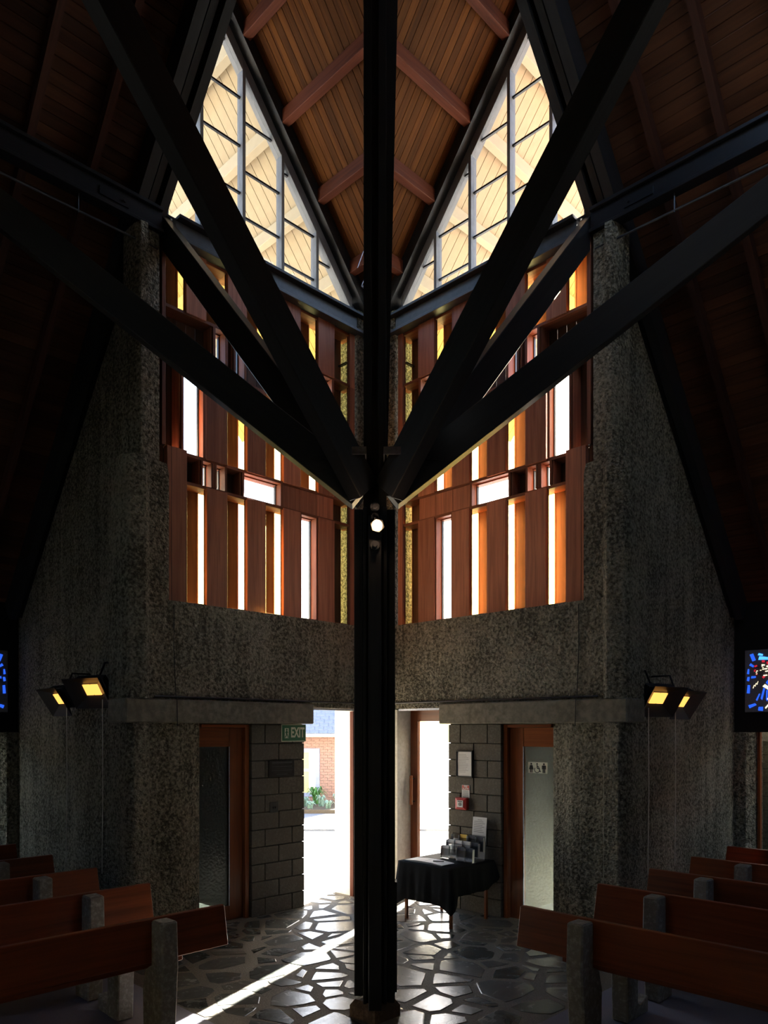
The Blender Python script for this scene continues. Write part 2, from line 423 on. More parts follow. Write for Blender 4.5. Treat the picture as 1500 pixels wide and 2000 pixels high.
def build_wall(F, side):
    # rough concrete spandrel between door head and timber screen
    bm = box(F, .40, 3.36, -.26, .10, 2.475, 3.50)
    box(F, .0 if side == 'left' else .06, .40, -.26, .10, 2.43, 3.50, bm); box(F, .40, 1.2, -.26, .10, 2.43, 2.475, bm)
    struct('wall_'+side, bm, M['rough'])
    # engaged pillar at the free end, thick below, thin above
    pl = [(3.60, -.28), (3.60, .03), (3.57, .12), (3.42, .165), (3.37, .13), (3.34, .085), (3.13, .10), (3.13, -.28)]
    bm = plan(F, pl, 2.475, 4.80); 
    pt = [(a+(3.37-a)*.06, b+(-.05-b)*.12) for a, b in pl]
    prism([F(a, b, 4.80) for a, b in pl], [F(a, b, 4.91+(.02 if i % 2 else 0)) for i, (a, b) in enumerate(pt)], bm)
    struct('wall_'+side+'_pillar', bm, M['rough'])
    bm = plan(F, [(3.47, -.22), (3.47, .02), (3.44, .10), (3.37, .11), (3.33, .04), (3.20, .03), (3.20, -.22)], 4.80, 7.28)
    struct('wall_'+side+'_column', bm, M['rough'])
    bm = plan(F, [(3.575, -.08), (3.575, .07), (3.53, .14), (3.38, .14), (3.32, .05), (2.97, .06), (2.93, .045), (2.68, -.06), (2.66, -.08)], 0, 2.232)
    struct('wall_'+side+'_lower_pillar', bm, M['rough'])
    # smooth concrete lintel
    bm = box(F, 1.20, 3.62, -.26, .135, 2.23, 2.475); bmesh.ops.bevel(bm, geom=list(bm.edges), offset=.012, segments=1, affect='EDGES')
    t = struct('trim_1' if side == 'left' else 'trim_2', bm, M['smooth'])
    # alcove side wall under the sloping roof
    bm = bmesh.new()
    prism([F(UW, -.25, 0), F(UW, VE, 0), F(UW, VE, zc(0)-1.08*3.71+.25), F(UW, -.25, 7.25)],
          [F(UW-.25, -.25, 0), F(UW-.25, VE, 0), F(UW-.25, VE, zc(0)-1.08*3.71+.25), F(UW-.25, -.25, 7.25)], bm)
    struct('wall_'+side+'_alcove', bm, M['rough'])
    # wall behind the camera on this side, with a window screen opening above and two slots
    bm = bmesh.new()
    segs = [(-3.9, 9.5, -.1, 3.3), (-3.9, 1.2, 3.3, 6.3), (1.6, 9.5, 3.3, 6.3), (-3.9, 9.5, 6.3, 11.8)]
    for b0, b1, z0, z1 in segs: box(F, NEAR, NEAR+.25, b0, b1, z0, z1, bm)
    struct('wall_'+side+'_near', bm, M['rough'])
build_wall(FL, 'left'); build_wall(FR, 'right')

# centre ceiling: two board planes meeting in a fold along the diagonal, horizontal purlins below
ceiling = struct_empty('ceiling', (0, YC-3.0, 9.5))
def centre_ceiling(F):
    # plane z = zc(a); boards run up the slope along a, laid side by side along b; b < a on this half
    sl = F(1, 0, 1.2)-F(0, 0, 0)
    nb = 35; wb = L/nb
    prism([F(.0, -.02, zc(0)+.05), F(L, -.02, zc(L)+.05), F(L, L, zc(L)+.05)], [F(.0, -.02, zc(0)+.15), F(L, -.02, zc(L)+.15), F(L, L, zc(L)+.15)], bm := bmesh.new())
    obj('roof_deck', bm, M['ceil_dark'], ceiling)
    for k in range(nb):
        b0, b1 = k*wb+.003, (k+1)*wb-.003; d = random.uniform(0, .004)
        lo = [F(b0, b0, zc(b0)+d), F(L, b0, zc(L)+d), F(L, b1, zc(L)+d), F(b1, b1, zc(b1)+d)]
        hi = [p+Vector((0, 0, .045)) for p in lo]
        obj('board', prism(lo, hi), M['ceil'], ceiling, sl)
    for a in (.53, 1.065, 1.61, 2.16, 2.71):
        p, q = F(a, .02, zc(a)-.075), F(a, a-.02, zc(a)-.075)
        obj('purlin', bar(p, q, .10, .165), M['purlin'], ceiling, q-p, bevel=.006)
centre_ceiling(FL); centre_ceiling(FR)

# alcove ceilings: boards run level along a, rafters run down the slope
def alcove_ceiling(F, side):
    c = struct_empty('ceiling_'+side, F(5, -1, 6.5)); A0, A1 = L+.05, NEAR+.2
    s = math.hypot(1, 1.08); v0, v1 = VE-.1, L; n = int((v1-v0)*s/.105); dv = (v1-v0)/n
    lo = [F(A0, v0, za(v0)+.05), F(A1, v0, za(v0)+.05), F(A1, v1, za(v1)+.05), F(A0, v1, za(v1)+.05)]
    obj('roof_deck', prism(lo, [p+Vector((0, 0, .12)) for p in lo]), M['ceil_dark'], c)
    g = F(1, 0, 0)-F(0, 0, 0)
    for k in range(n):
        b0, b1 = v0+k*dv+.003, v0+(k+1)*dv-.003; d = random.uniform(0, .006)
        lo = [F(A0, b0, za(b0)+d), F(A1, b0, za(b0)+d), F(A1, b1, za(b1)+d), F(A0, b1, za(b1)+d)]
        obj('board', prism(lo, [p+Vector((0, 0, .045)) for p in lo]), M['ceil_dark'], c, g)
    for a in (3.85, 4.45, 5.05, 5.65, 6.25, 6.85, 7.45, 8.05, 8.65):
        p, q = F(a, VE+.12, za(VE+.12)-.08), F(a, L, za(L)-.08)
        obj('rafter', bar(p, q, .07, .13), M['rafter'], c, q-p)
    # far slope of the gable, behind and above the camera
    lo = [F(A0, L, za(L)+.05), F(A1, L, za(L)+.05), F(A1, NEAR+.2, za(2*L-NEAR-.2)+.05), F(A0, NEAR+.2, za(2*L-NEAR-.2)+.05)]
    if side == 'left': obj('roof_slope', prism(lo, [p+Vector((0, 0, .12)) for p in lo]), M['ceil_dark'], c)
    # boarded gable between this roof edge and the higher centre ceiling
    poly = [(0.0, za(0)), (L, za(L)), (L, zc(L)+.1), (0, zc(L)+.1)]
    obj('gable_boarding', prism([F(L+.02, b, z) for b, z in poly], [F(L+.06, b, z) for b, z in poly]), M['ceil_dark'], c)
    # roof beyond the glass, painted cream below: same slope as the centre plane carried outside
    sf = struct_empty('soffit_'+side, F(1.5, -1.7, 9)); sl = F(1, 0, 1.2)-F(0, 0, 0)
    a0, a1, b0_, b1_ = -.35, L+.05, -3.6, -.16
    lo = [F(a0, b0_, zc(a0)+.05), F(a1, b0_, zc(a1)+.05), F(a1, b1_, zc(a1)+.05), F(a0, b1_, zc(a0)+.05)]
    obj('soffit_deck', prism(lo, [p+Vector((0, 0, .1)) for p in lo]), M['cream'], sf)
    nb = 24; wb = (b1_-b0_)/nb
    for k in range(nb):
        x0, x1 = b0_+k*wb+.004, b0_+(k+1)*wb-.004
        lo = [F(a0, x0, zc(a0)), F(a1, x0, zc(a1)), F(a1, x1, zc(a1)), F(a0, x1, zc(a0))]
        obj('soffit_board', prism(lo, [p+Vector((0, 0, .045)) for p in lo]), M['cream'], sf)
    for a in (-.02, .53, 1.065, 1.61, 2.16, 2.71):
        p, q = F(a, b0_+.05, zc(a)-.08), F(a, b1_, zc(a)-.08)
        obj('soffit_beam', bar(p, q, .10, .17), M['cream2'], sf, bevel=.005)
    # alcove end wall: black fascia with panels of glowing glass pieces over a low window
    bm = box(F, UW-.2, NEAR, VE-.22, VE, 2.13, za(VE)+.1)
    struct('wall_'+side+'_end', bm, M['fascia'])
    bm = plan(F, [(UW-.1, VE-.3), (UW-.1, VE+.02), (UW+.16, VE+.02), (UW+.25, VE-.06), (UW+.27, VE-.3)], 0, 2.13)
    struct('wall_'+side+'_end_jamb', bm, M['rough'])
alcove_ceiling(FL, 'left'); alcove_ceiling(FR, 'right')

# ring beams and tie beams (one steel line on each side), verge beams, struts
def steel(F, side):
    for nm, a0, a1, fl, lab in (('ring_beam', .17, 3.02, .13, 'grey steel channel beam under the %s triangular window' % side),
                                ('tie_beam', 3.18, NEAR-.02, .09, 'dark level tie beam running from the %s column under the alcove roof' % side)):
        t = thing(nm, lab, 'beam', F((a0+a1)/2, .03, 7.28)); m = M['beam_grey'] if nm == 'ring_beam' else M['black_steel']
        obj('web', box(F, a0, a1, .0, .05, 7.31, 7.50), m, t)
        obj('flange', box(F, a0, a1, -.04, fl, 7.50, 7.535), M['black_steel'], t, bevel=.004)
        obj('flange', box(F, a0, a1, -.04, fl, 7.275, 7.31), m, t, bevel=.004)
        if nm == 'tie_beam':
            obj('splice_plate', box(F, 3.55, 3.85, .05, .062, 7.36, 7.44), M['black_steel'], t)
            obj('bolt', tube([F(3.6, .06, 7.4), F(3.6, .085, 7.4)], .014), M['black_steel'], t)
    t = thing('tension_rod', 'thin steel rod slung below the %s tie beam' % side, 'rod', F(5, .03, 7.1))
    obj('rod', tube([F(3.22, .03, 7.115), F(6, .03, 7.09), F(9.2, .03, 7.115)], .011), M['beam_grey'], t)
    for a in (4.05, 6.0, 7.6): obj('hanger', tube([F(a, .03, 7.09), F(a, .03, 7.285)], .009), M['black_steel'], t)
    # verge beam: two black timbers at the edge of the alcove roof
    t = thing('verge_beam', 'black double beam along the sloping edge of the %s alcove roof' % side, 'beam', F(3.25, 0, 7.6))
    for a, wd, dp in ((3.15, .09, .36), (3.28, .07, .30), (3.39, .10, .38)):
        p, q = F(a, VE+.05, 7.72-.02*(a > 3.3)+1.08*(VE+.05)), F(a, L, 7.72+1.08*L)
        obj('beam_leaf', bar(p, q, wd, dp*.75), M['black'], t, q-p)
    # rafter along the clerestory head
    poly = [(.02, zc(.02)-.24), (L, zc(L)-.20), (L, zc(L)), (.02, zc(.02))]
    obj('edge_rafter', elev(F, poly, -.12, .10), M['black'], ceiling, F(1, 0, 1.2)-F(0, 0, 0))
steel(FL, 'left'); steel(FR, 'right')

# ================================================================ TIMBER SCREENS
C = [3.120, 2.880, 2.628, 2.358, 2.097, 1.831, 1.576, 1.310, 1.033, .761, .4955, .41]
ZA0, ZA1, ZB1, ZC1, ZD1, ZE1 = 3.505, 4.797, 5.10, 6.10, 6.605, 7.275
def screen(F, nm):
    w = struct_empty(nm, F(1.7, 0, ZA0)); gv = (0, 0, 1); ga = F(1, 0, 0)-F(0, 0, 0); D = -.18
    def pc(n, a0, a1, b0, b1, z0, z1, m='panel', g=gv, bev=.003):
        return obj(n, box(F, a0, a1, b0, b1, z0, z1), M[m], w, g, bevel=bev)
    def panel(a1, a0, z0, z1, f=.018): pc('panel', a0+.002, a1-.002, -.028, f, z0, z1)
    def slot(a1, a0, z0, z1, tint='yellow'):
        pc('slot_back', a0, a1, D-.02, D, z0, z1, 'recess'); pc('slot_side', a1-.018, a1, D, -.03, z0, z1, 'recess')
        o = obj('pane', box(F, a0-.006, a0-.001, D+.004, -.032, z0, z1), M[tint], w)
        pc('pane_bead', a0-.012, a0+.005, -.036, -.027, z0, z1, 'rail', gv, 0); pc('pane_bead', a0-.012, a0+.004, D-.02, D+.006, z0, z1, 'rail', gv, 0)
    def win(a1, a0, z0, z1, d=-.11, jm=.022, tint='clear'):
        pc('jamb', a1-jm, a1, d-.03, .006, z0, z1, 'rail'); pc('jamb', a0, a0+jm, d-.03, .006, z0, z1, 'rail')
        pc('pane_frame', a0+jm, a0+jm+.012, d-.02, d+.012, z0, z1, 'plateg', gv, 0)
        obj('pane', box(F, a0+jm, a1-jm, d-.004, d+.004, z0, z1), M[tint], w)
        pc('pane_head', a0+jm, a1-jm, d-.03, d+.03, z1-.014, z1, 'rail', ga)
    def niche(a1, a0, z0, z1, d=-.17, f=-.02):
        n = max(1, round((a1-a0)/.12)); s = (a1-a0)/n
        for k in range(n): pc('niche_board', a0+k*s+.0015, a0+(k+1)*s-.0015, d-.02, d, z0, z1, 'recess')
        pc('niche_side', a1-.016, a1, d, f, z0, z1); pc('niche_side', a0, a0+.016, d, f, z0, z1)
    def rail(z, a1=3.12, a0=.41, h=.036, f=.0): pc('rail', a0, a1, D-.02, f, z-h/2, z+h/2, 'rail', ga)
    # frame
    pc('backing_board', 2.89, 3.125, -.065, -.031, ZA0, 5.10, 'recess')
    pc('stile', 3.12, 3.30, -.25, -.20, ZA0, ZE1, 'rail'); pc('stile', 3.12, 3.22, -.22, -.04, 4.7, 5.2, 'rail')
    pc('stile', 3.12, 3.165, -.2, .02, 5.126, ZE1, 'rail'); pc('stile', 3.12, 3.16, -.22, -.03, ZA0, 5.126, 'rail')
    pc('sill', .41, 3.12, -.22, .0, ZA0-.02, ZA0+.02, 'rail', ga); pc('head', .41, 3.12, -.22, .0, ZE1-.03, ZE1+.01, 'rail', ga)
    rail(ZA1+.0, 2.88, .41); rail(ZB1, 2.88, .41); rail(ZC1, 3.12, .41); rail(ZD1, 3.12, .41)
    z0, z1 = ZA0+.02, ZA1-.018
    panel(C[0], C[1], ZA0-.03, 5.126, .04)
    pc('cover_strip', C[0]-.055, C[0]-.051, .04, .0415, ZA0-.03, 5.126, 'plateg', gv, 0)
    slot(C[1], C[2], z0, z1); panel(C[2], C[3], ZA0-.03, ZA1); slot(C[3], C[4], z0, z1); panel(C[4], C[5], ZA0-.03, ZA1)
    slot(C[5], C[6], z0, z1); panel(C[6], C[7], ZA0-.03, ZA1); win(C[7], C[8], z0, z1); panel(C[8], C[9], ZA0-.03, ZA1)
    slot(C[9], C[10], z0, z1); panel(C[10], C[11], ZA0-.03, 6.58)
    # band B
    z0, z1 = ZA1+.018, ZB1-.018
    niche(C[1], 2.69, z0, z1); win(2.69, 2.535, z0, z1, -.12, .026); win(2.515, 2.36, z0, z1, -.12, .026); pc('mullion_post', 2.51, 2.54, -.15, .0, z0, z1, 'rail')
    niche(C[3], 2.155, z0, z1); win(2.155, C[6], z0, z1, -.10, .03)
    s = (C[6]-C[9])/3
    for k in range(3): pc('band_board', C[9]+k*s+.001, C[9]+(k+1)*s-.001, -.045, -.008, z0-.018, z1)
    slot(C[9], C[10], z0, z1)
    # row C
    z0, z1 = ZB1+.018, ZC1-.018
    niche(3.12, 2.93, z0, z1, -.17); win(2.93, 2.635, z0, z1, -.09, .03)
    panel(C[2], C[3], ZB1, ZC1); slot(C[3], C[4], z0, z1); panel(C[4], C[5], ZB1, ZC1); slot(C[5], C[6], z0, z1)
    panel(C[6], C[7], ZB1, ZC1); slot(C[7], C[8], z0, z1); panel(C[8], C[9], ZB1, ZC1); slot(C[9], C[10], z0, z1)
    # row D
    z0, z1 = ZC1+.018, ZD1-.018
    niche(3.12, 2.54, z0, z1); win(2.54, 2.345, z0, z1, -.13, .035); niche(2.345, 2.27, z0, z1); win(2.27, C[4], z0, z1, -.13, .03)
    niche(C[4], C[6], z0, z1); niche(C[6], C[8], z0, z1, -.12); win(C[8], C[9], z0, z1, -.10, .035); slot(C[9], C[10], z0, z1)
    # row E
    z0, z1 = ZD1+.018, ZE1-.03
    slot(C[0], C[1], z0, z1); panel(C[1], C[2], ZD1, ZE1); slot(C[2], C[3], z0, z1); panel(C[3], C[4], ZD1, ZE1)
    slot(C[4], C[5], z0, z1); panel(C[5], C[7], ZD1, ZE1); slot(C[7], C[8], z0, z1); panel(C[8], C[9], ZD1, ZE1)
    slot(C[9], C[10], z0, z1); pc('glazing_bar', C[10]-.01, C[10]+.03, D, -.03, 6.90, 6.915, 'plateg', gv, 0); panel(C[10], C[11], 6.58, ZE1)
screen(FL, 'window_1'); screen(FR, 'window_2')

# ================================================================ TRIANGULAR CLERESTORIES
def clerestory(F, nm):
    w = struct_empty(nm, F(1.6, -.05, 7.55)); g = F(1, 0, 1.2)-F(0, 0, 0)
    top = lambda a: 7.255+1.21*a
    low = lambda a: top(a)-.17
    def mull(a, wd=.042): 
        obj('mullion', elev(F, [(a-wd/2, 7.54), (a+wd/2, 7.54), (a+wd/2, top(a)), (a-wd/2, top(a)-.03)], -.12, -.01), M['white_grey'], w, bevel=.003)
    ms = [.455, 1.02, 1.56, 2.117, 2.67, 3.09]
    for a in ms: mull(a)
    obj('head_frame', elev(F, [(.43, low(.43)), (L, low(L)), (L, top(L)), (.43, top(.43))], -.13, -.015), M['white_grey'], w, g, bevel=.003)
    obj('sill_frame', box(F, .10, L, -.13, -.005, 7.535, 7.56), M['black_steel'], w)
    obj('corner_stop', elev(F, [(.12, 7.56), (.40, 7.56), (.40, 7.72)], -.10, -.06), M['white_grey'], w)
    bars = {0: (8.03,), 1: (7.763, 8.30, 8.84), 2: (8.04, 8.57, 9.135), 3: (8.29, 8.83, 9.38, 9.92), 4: (8.29, 8.83, 9.38, 9.92, 10.4)}
    for i in range(5):
        a0, a1 = ms[i]+.021, ms[i+1]-.021
        obj('pane', elev(F, [(a0, 7.56), (a1, 7.56), (a1, low(a1)), (a0, low(a0))], -.072, -.066), M['clear'], w)
        for z in bars[i]:
            s = max(a0, (z+.17-7.255)/1.21)
            if s < a1-.02: obj('glazing_bar', box(F, s, a1, -.082, -.056, z-.011, z+.011), M['black_steel'], w)
clerestory(FL, 'window_3'); clerestory(FR, 'window_4')

# ================================================================ BLOCK PIERS, DOORS
def pier(F, side):
    bm = box(F, 1.26, 2.005, -.17, -.02, 0, 2.2295)
    w = struct('wall_%s_pier' % side, bm, M['joint'])
    for r in range(11):
        z0 = r*.2+.004; cuts = [1.238, 1.43, 1.83, 2.026] if r % 2 == 0 else [1.238, 1.63, 2.026]
        for a0, a1 in zip(cuts, cuts[1:]):
            obj('block', box(F, a0+.004, a1-.004, -.19, random.uniform(-.004, .003), z0, z0+(.192 if r < 10 else .22)), M['block'], w, bevel=.005)
    struct('trim_3' if side == 'left' else 'trim_4', box(F, 2.005, 2.028, -.2, -.05, 0, 2.23), M['plateg'])  # dark strip standing in for the shadow gap beside the pier
pier(FL, 'left'); pier(FR, 'right')
def side_door(F, nm, side):
    d = struct_empty(nm, F(2.4, -.09, 0)); g = (0, 0, 1); gh = F(1, 0, 0)-F(0, 0, 0)
    obj('door_frame', box(F, 2.03, 2.085, -.20, -.035, 0, 2.22), M['door'], d, g, bevel=.004)
    obj('door_frame', box(F, 2.085, 2.66, -.20, -.035, 2.185, 2.22), M['door'], d, gh, bevel=.003)
    obj('stile', box(F, 2.09, 2.272, -.13, -.085, .006, 2.182), M['door'], d, g, bevel=.003)
    obj('stile', box(F, 2.80, 2.95, -.13, -.085, .006, 2.182), M['door'], d, g, bevel=.003)
    obj('bottom_rail', box(F, 2.272, 2.80, -.13, -.085, .006, .17), M['door'], d, gh, bevel=.003)
    obj('top_rail', box(F, 2.272, 2.80, -.13, -.085, 1.97, 2.182), M['door'], d, gh, bevel=.003)
    obj('door_glass', box(F, 2.272, 2.80, -.115, -.107, .17, 1.97), M['frost' if side == 'left' else 'frost2'], d)
    obj('glass_bead', box(F, 2.266, 2.277, -.09, -.078, .17, 1.97), M['steel'], d)
    return d
side_door(FL, 'door_1', 'left'); dr = side_door(FR, 'door_2', 'right')
# back rooms: walls behind the two doors
def lobby(F, side):
    bm = box(F, 1.95, 3.25, -1.75, -1.6, 0 if side == 'left' else .9, 2.5); box(F, 1.95, 2.03, -1.6, -.2, 0, 2.5, bm); box(F, 3.1, 3.2, -1.6, -.3, 0, 2.5, bm)
    box(F, 1.95, 3.25, -1.7, -.25, 2.4, 2.5, bm)
    struct('wall_%s_lobby' % side, bm, M['block'])
    if side == 'right': struct('trim_10', box(F, 2.03, 3.1, -1.59, -1.35, .86, .92), M['cream'])
lobby(FL, 'left'); lobby(FR, 'right')
# glazed entrance door in the right wall
d = struct_empty('door_3', FR(.9, -.08, 0)); g = (0, 0, 1); gh = DV
obj('stile', box(FR, .39, .51, -.31, -.25, .01, 2.415), M['door'], d, g, bevel=.004)
obj('stile', box(FR, 1.26, 1.40, -.31, -.25, .01, 2.415), M['door'], d, g, bevel=.004)
obj('top_rail', box(FR, .51, 1.26, -.31, -.25, 2.27, 2.415), M['door'], d, gh, bevel=.004)
obj('bottom_rail', box(FR, .51, 1.26, -.31, -.25, .01, .07), M['door'], d, gh, bevel=.004)
obj('door_glass', box(FR, .51, 1.26, -.285, -.275, .07, 2.27), M['clear'], d)
h = obj('door_handle', tube([FR(.465, -.18, 1.18), FR(.465, -.18, 1.56)], .021, 10), M['door'], d, g)
for z in (1.22, 1.52): obj('handle_stem', tube([FR(.465, -.25, z), FR(.465, -.195, z)], .008), M['plateg'], h)
# unseen wall added outside to narrow the sun strip, door head tracks, threshold
struct('wall_porch', box(FR, .045, 1.9, -2.2, -1.9, -.05, 3.4), M['smooth'])
for i, F in enumerate((FL, FR)):
    bm = box(F, .42, 1.20, -.33, -.01, 2.418, 2.432); box(F, .42, 1.20, -.01, .012, 2.405, 2.43, bm)
    struct('trim_%d' % (6+i), bm, M['steel'])
struct('trim_8', box(FR, .39, 1.235, -.33, .02, 0, .016), M['door'], DV)
struct('trim_9', box(FL, .422, .437, -.05, .012, 0, 2.40), M['purlin'], (0, 0, 1))

# ================================================================ POST AND STRUTS
PX, PY = -.010, 5.65
t = thing('central_post', 'tall black central timber post standing on a rough stone base', 'post', (PX, PY, 0))
gz = (0, 0, 1)
for x0, x1 in ((-.085, -.025), (.025, .085)):
    obj('core_plank', box(W, PX+x0, PX+x1, PY-.085, PY+.085, .12, 10.8), M['black'], t, gz, bevel=.004)
obj('raking_plank', bar(W(PX+.035, PY+.0, 4.25), W(PX+.150, PY+.0, 9.4), .10, .12, None, (0, 1, 0)), M['black'], t, gz)
obj('core_strip', box(W, PX-.025, PX+.025, PY-.06, PY+.06, .12, 10.8), M['black_steel'], t, gz)
for (x0, x1, y0, y1, z0, z1) in ((-.155, -.088, -.06, .07, .17, 3.80), (.088, .150, -.06, .07, .12, 3.80), (-.048, .048, -.175, -.087, .10, 3.72), (-.048, .048, .087, .175, .12, 3.72)):
    obj('cleat', box(W, PX+x0, PX+x1, PY+y0, PY+y1, z0, z1), M['black'], t, gz, bevel=.005)
for x0, x1 in ((-.088, -.062), (.062, .088)): obj('fillet', box(W, PX+x0, PX+x1, PY-.115, PY-.087, .13, 3.80), M['black'], t, gz, bevel=.003)
obj('packing', box(W, PX+.150, PX+.164, PY-.06, PY+.06, .2, 1.02), M['black'], t, gz)
bm = bmesh.new(); rb = .19
lo = [W(PX+rb*math.cos(k*math.pi/2), PY+rb*math.sin(k*math.pi/2), -.004) for k in range(4)]
md = [W(PX+rb*math.cos(k*math.pi/2), PY+rb*math.sin(k*math.pi/2), .085) for k in range(4)]
hi = [W(PX+.15*math.cos(k*math.pi/2), PY+.15*math.sin(k*math.pi/2), .13) for k in range(4)]
L0, L1, L2 = [[bm.verts.new(p) for p in q] for q in (lo, md, hi)]
bm.faces.new(L0); bm.faces.new(L2)
for A_, B_ in ((L0, L1), (L1, L2)):
    for k in range(4): bm.faces.new((A_[k], A_[(k+1) % 4], B_[(k+1) % 4], B_[k]))
o = obj('base_stone', bm, M['basestone'], t); o['label'] = 'chipped brown stone base block'
for z in (3.50, 3.78):
    b = obj('bolt', tube([W(PX, PY-.176, z), W(PX, PY-.19, z)], .034, 12), M['beam_grey'], t)
    obj('nut', tube([W(PX, PY-.19, z), W(PX, PY-.215, z)], .018, 6), M['beam_grey'], b)
for s in (-1, 1):
    o = obj('angle_bracket', box(W, PX+s*.07, PX+s*.195, PY-.265, PY-.257, 4.135, 4.19, box(W, PX+s*.062, PX+s*.072, PY-.265, PY-.083, 4.135, 4.19)), M['steel'], t); o['label'] = 'bluish galvanised angle bracket'

def strut(nm, lab, p, q, wd, dp, group=None):
    p, q = Vector(p), Vector(q)
    t = tag(obj(nm, bar(p, q, wd, dp), M['black'], None, q-p, bevel=.006), lab, 'strut', group)
    return t
for F, sd, sg in ((FL, 'left', -1), (FR, 'right', 1)):
    k = 1.15; c0 = 3.77
    # away to the column head, in the plane of the verge beam
    p = F(L, L-.17, c0+k*.17); q = F(L, -.17, c0+k*(L+.17))
    strut('column_strut', 'black strut rising from the post back to the head of the %s column' % sd, p, q, .12, .235)
    # towards the camera and up, parallel to the wall line
    p = F(L+.13, L, c0+k*.13); q = F(L+5.9, L, c0+k*5.9)
    strut('roof_strut', 'steep black strut rising from the post to the upper %s corner' % sd, p, q, .125, .235)
    # sideways under the alcove roof
    p = W(PX+sg*.10, PY-.01, 3.845+.785*.1); q = W(sg*4.12, PY-.01, 3.845+.785*4.12)
    o = strut('side_strut', 'lower black strut rising sideways from the post across the %s pillar' % sd, p, q, .15, .235)
    pb = obj('splice_plate', bar(W(sg*.32, PY-.093, 4.185), W(sg*.50, PY-.093, 4.175), .012, .045), M['black_steel'], o)

# small lamp hung on the front of the post
t = thing('spot_lamp', 'small bright bare lamp fixed to the front of the black post', 'lamp', (PX, PY-.19, 3.62))
obj('mount', tube([W(PX, PY-.176, 3.70), W(PX, PY-.21, 3.70)], .03, 10), M['black_steel'], t)
obj('arm', tube([W(PX, PY-.20, 3.70), W(PX, PY-.23, 3.685), W(PX+.008, PY-.235, 3.67)], .009), M['black_steel'], t)
bm = bmesh.new(); bmesh.ops.create_uvsphere(bm, u_segments=14, v_segments=10, radius=.036)
for v in bm.verts: v.co += W(PX+.016, PY-.24, 3.632)
obj('bulb', bm, M['bulb'], t, smooth=True)
bm = tube([W(PX+.016, PY-.198, 3.632), W(PX+.018, PY-.236, 3.632)], [.03, .052], 6); obj('shade', bm, M['chrome'], t)

# ================================================================ PEWS
def pew(F, side):
    """F(s, t, z): s along the pew from its aisle end, t towards the back"""
    t = thing('pew', 'x', 'pew', F(1.8, -.3, 0)); g = F(1, 0, 0)-F(0, 0, 0); LN = 3.7
    obj('backrest', prism([F(-.035, -.022, .545), F(LN, -.022, .545), F(LN, -.022, .85), F(0, -.022, .85)], [F(-.035, .022, .545), F(LN, .022, .545), F(LN, .022, .85), F(0, .022, .85)]), M['pew'], t, g, bevel=.005)
    obj('seat', box(F, .32, LN, -.50, -.03, .495, .532), M['pew'], t, g, bevel=.005)
    for s in (.475, 3.0):
        pr = [(-.09, .015), (.14, .015), (.185, .53), (.17, .842), (.024, .842), (.024, .53), (-.06, .49), (-.10, .35)]
        obj('support', prism([F(s, a, z) for a, z in pr], [F(s+.125, a, z) for a, z in pr]), M['pewstone'], t, bevel=.012)
        lg = [(-.60, .015), (-.43, .015), (-.41, .494), (-.60, .494)]
        o = obj('seat_leg', prism([F(s+.02, a, z) for a, z in lg], [F(s+.145, a, z) for a, z in lg]), M['pewstone'], t, bevel=.01)
        obj('foot', prism([F(s+.03, a, z) for a, z in ((-.78, .015), (-.60, .015), (-.60, .13), (-.66, .10), (-.78, .14))], [F(s+.135, a, z) for a, z in ((-.78, .015), (-.60, .015), (-.60, .13), (-.66, .10), (-.78, .14))]), M['pewstone'], o, bevel=.006)
    return t
def copy_tree(o, parent=None):
    c = o.copy(); COL.objects.link(c)
    if parent is not None: c.parent = parent
    for ch in list(o.children): copy_tree(ch, c)
    return c
ORD = ['nearest', 'second', 'third', 'fourth', 'fifth']
for side, base, step in (('left', 3.935, [2.31, 1.19, .17, -.88, -1.93]), ('right', 3.915, [2.383, 1.24, .262, -.70, -1.69])):
    Fp = (lambda s, t, z: P(3.935+s, 2.31+t, z)) if side == 'left' else (lambda s, t, z: P(2.383+t, 3.915+s, z))
    p0 = pew(Fp, side); root0 = p0.location.copy()
    for i, q in enumerate(step):
        p = p0 if i == 0 else copy_tree(p0)
        off = (DV*(q-step[0]) if side == 'left' else DU*(q-step[0]))
        p.location = root0+off
        extra = {0: 'its whole back in view', 1: 'just behind the nearest', 2: 'in the middle of the row', 3: 'near the far end of the row', 4: 'farthest from the camera'}[i]
        tag(p, 'red timber pew with concrete posts on the %s, %s' % (side, extra), 'pew', 'pews on the %s side' % side)

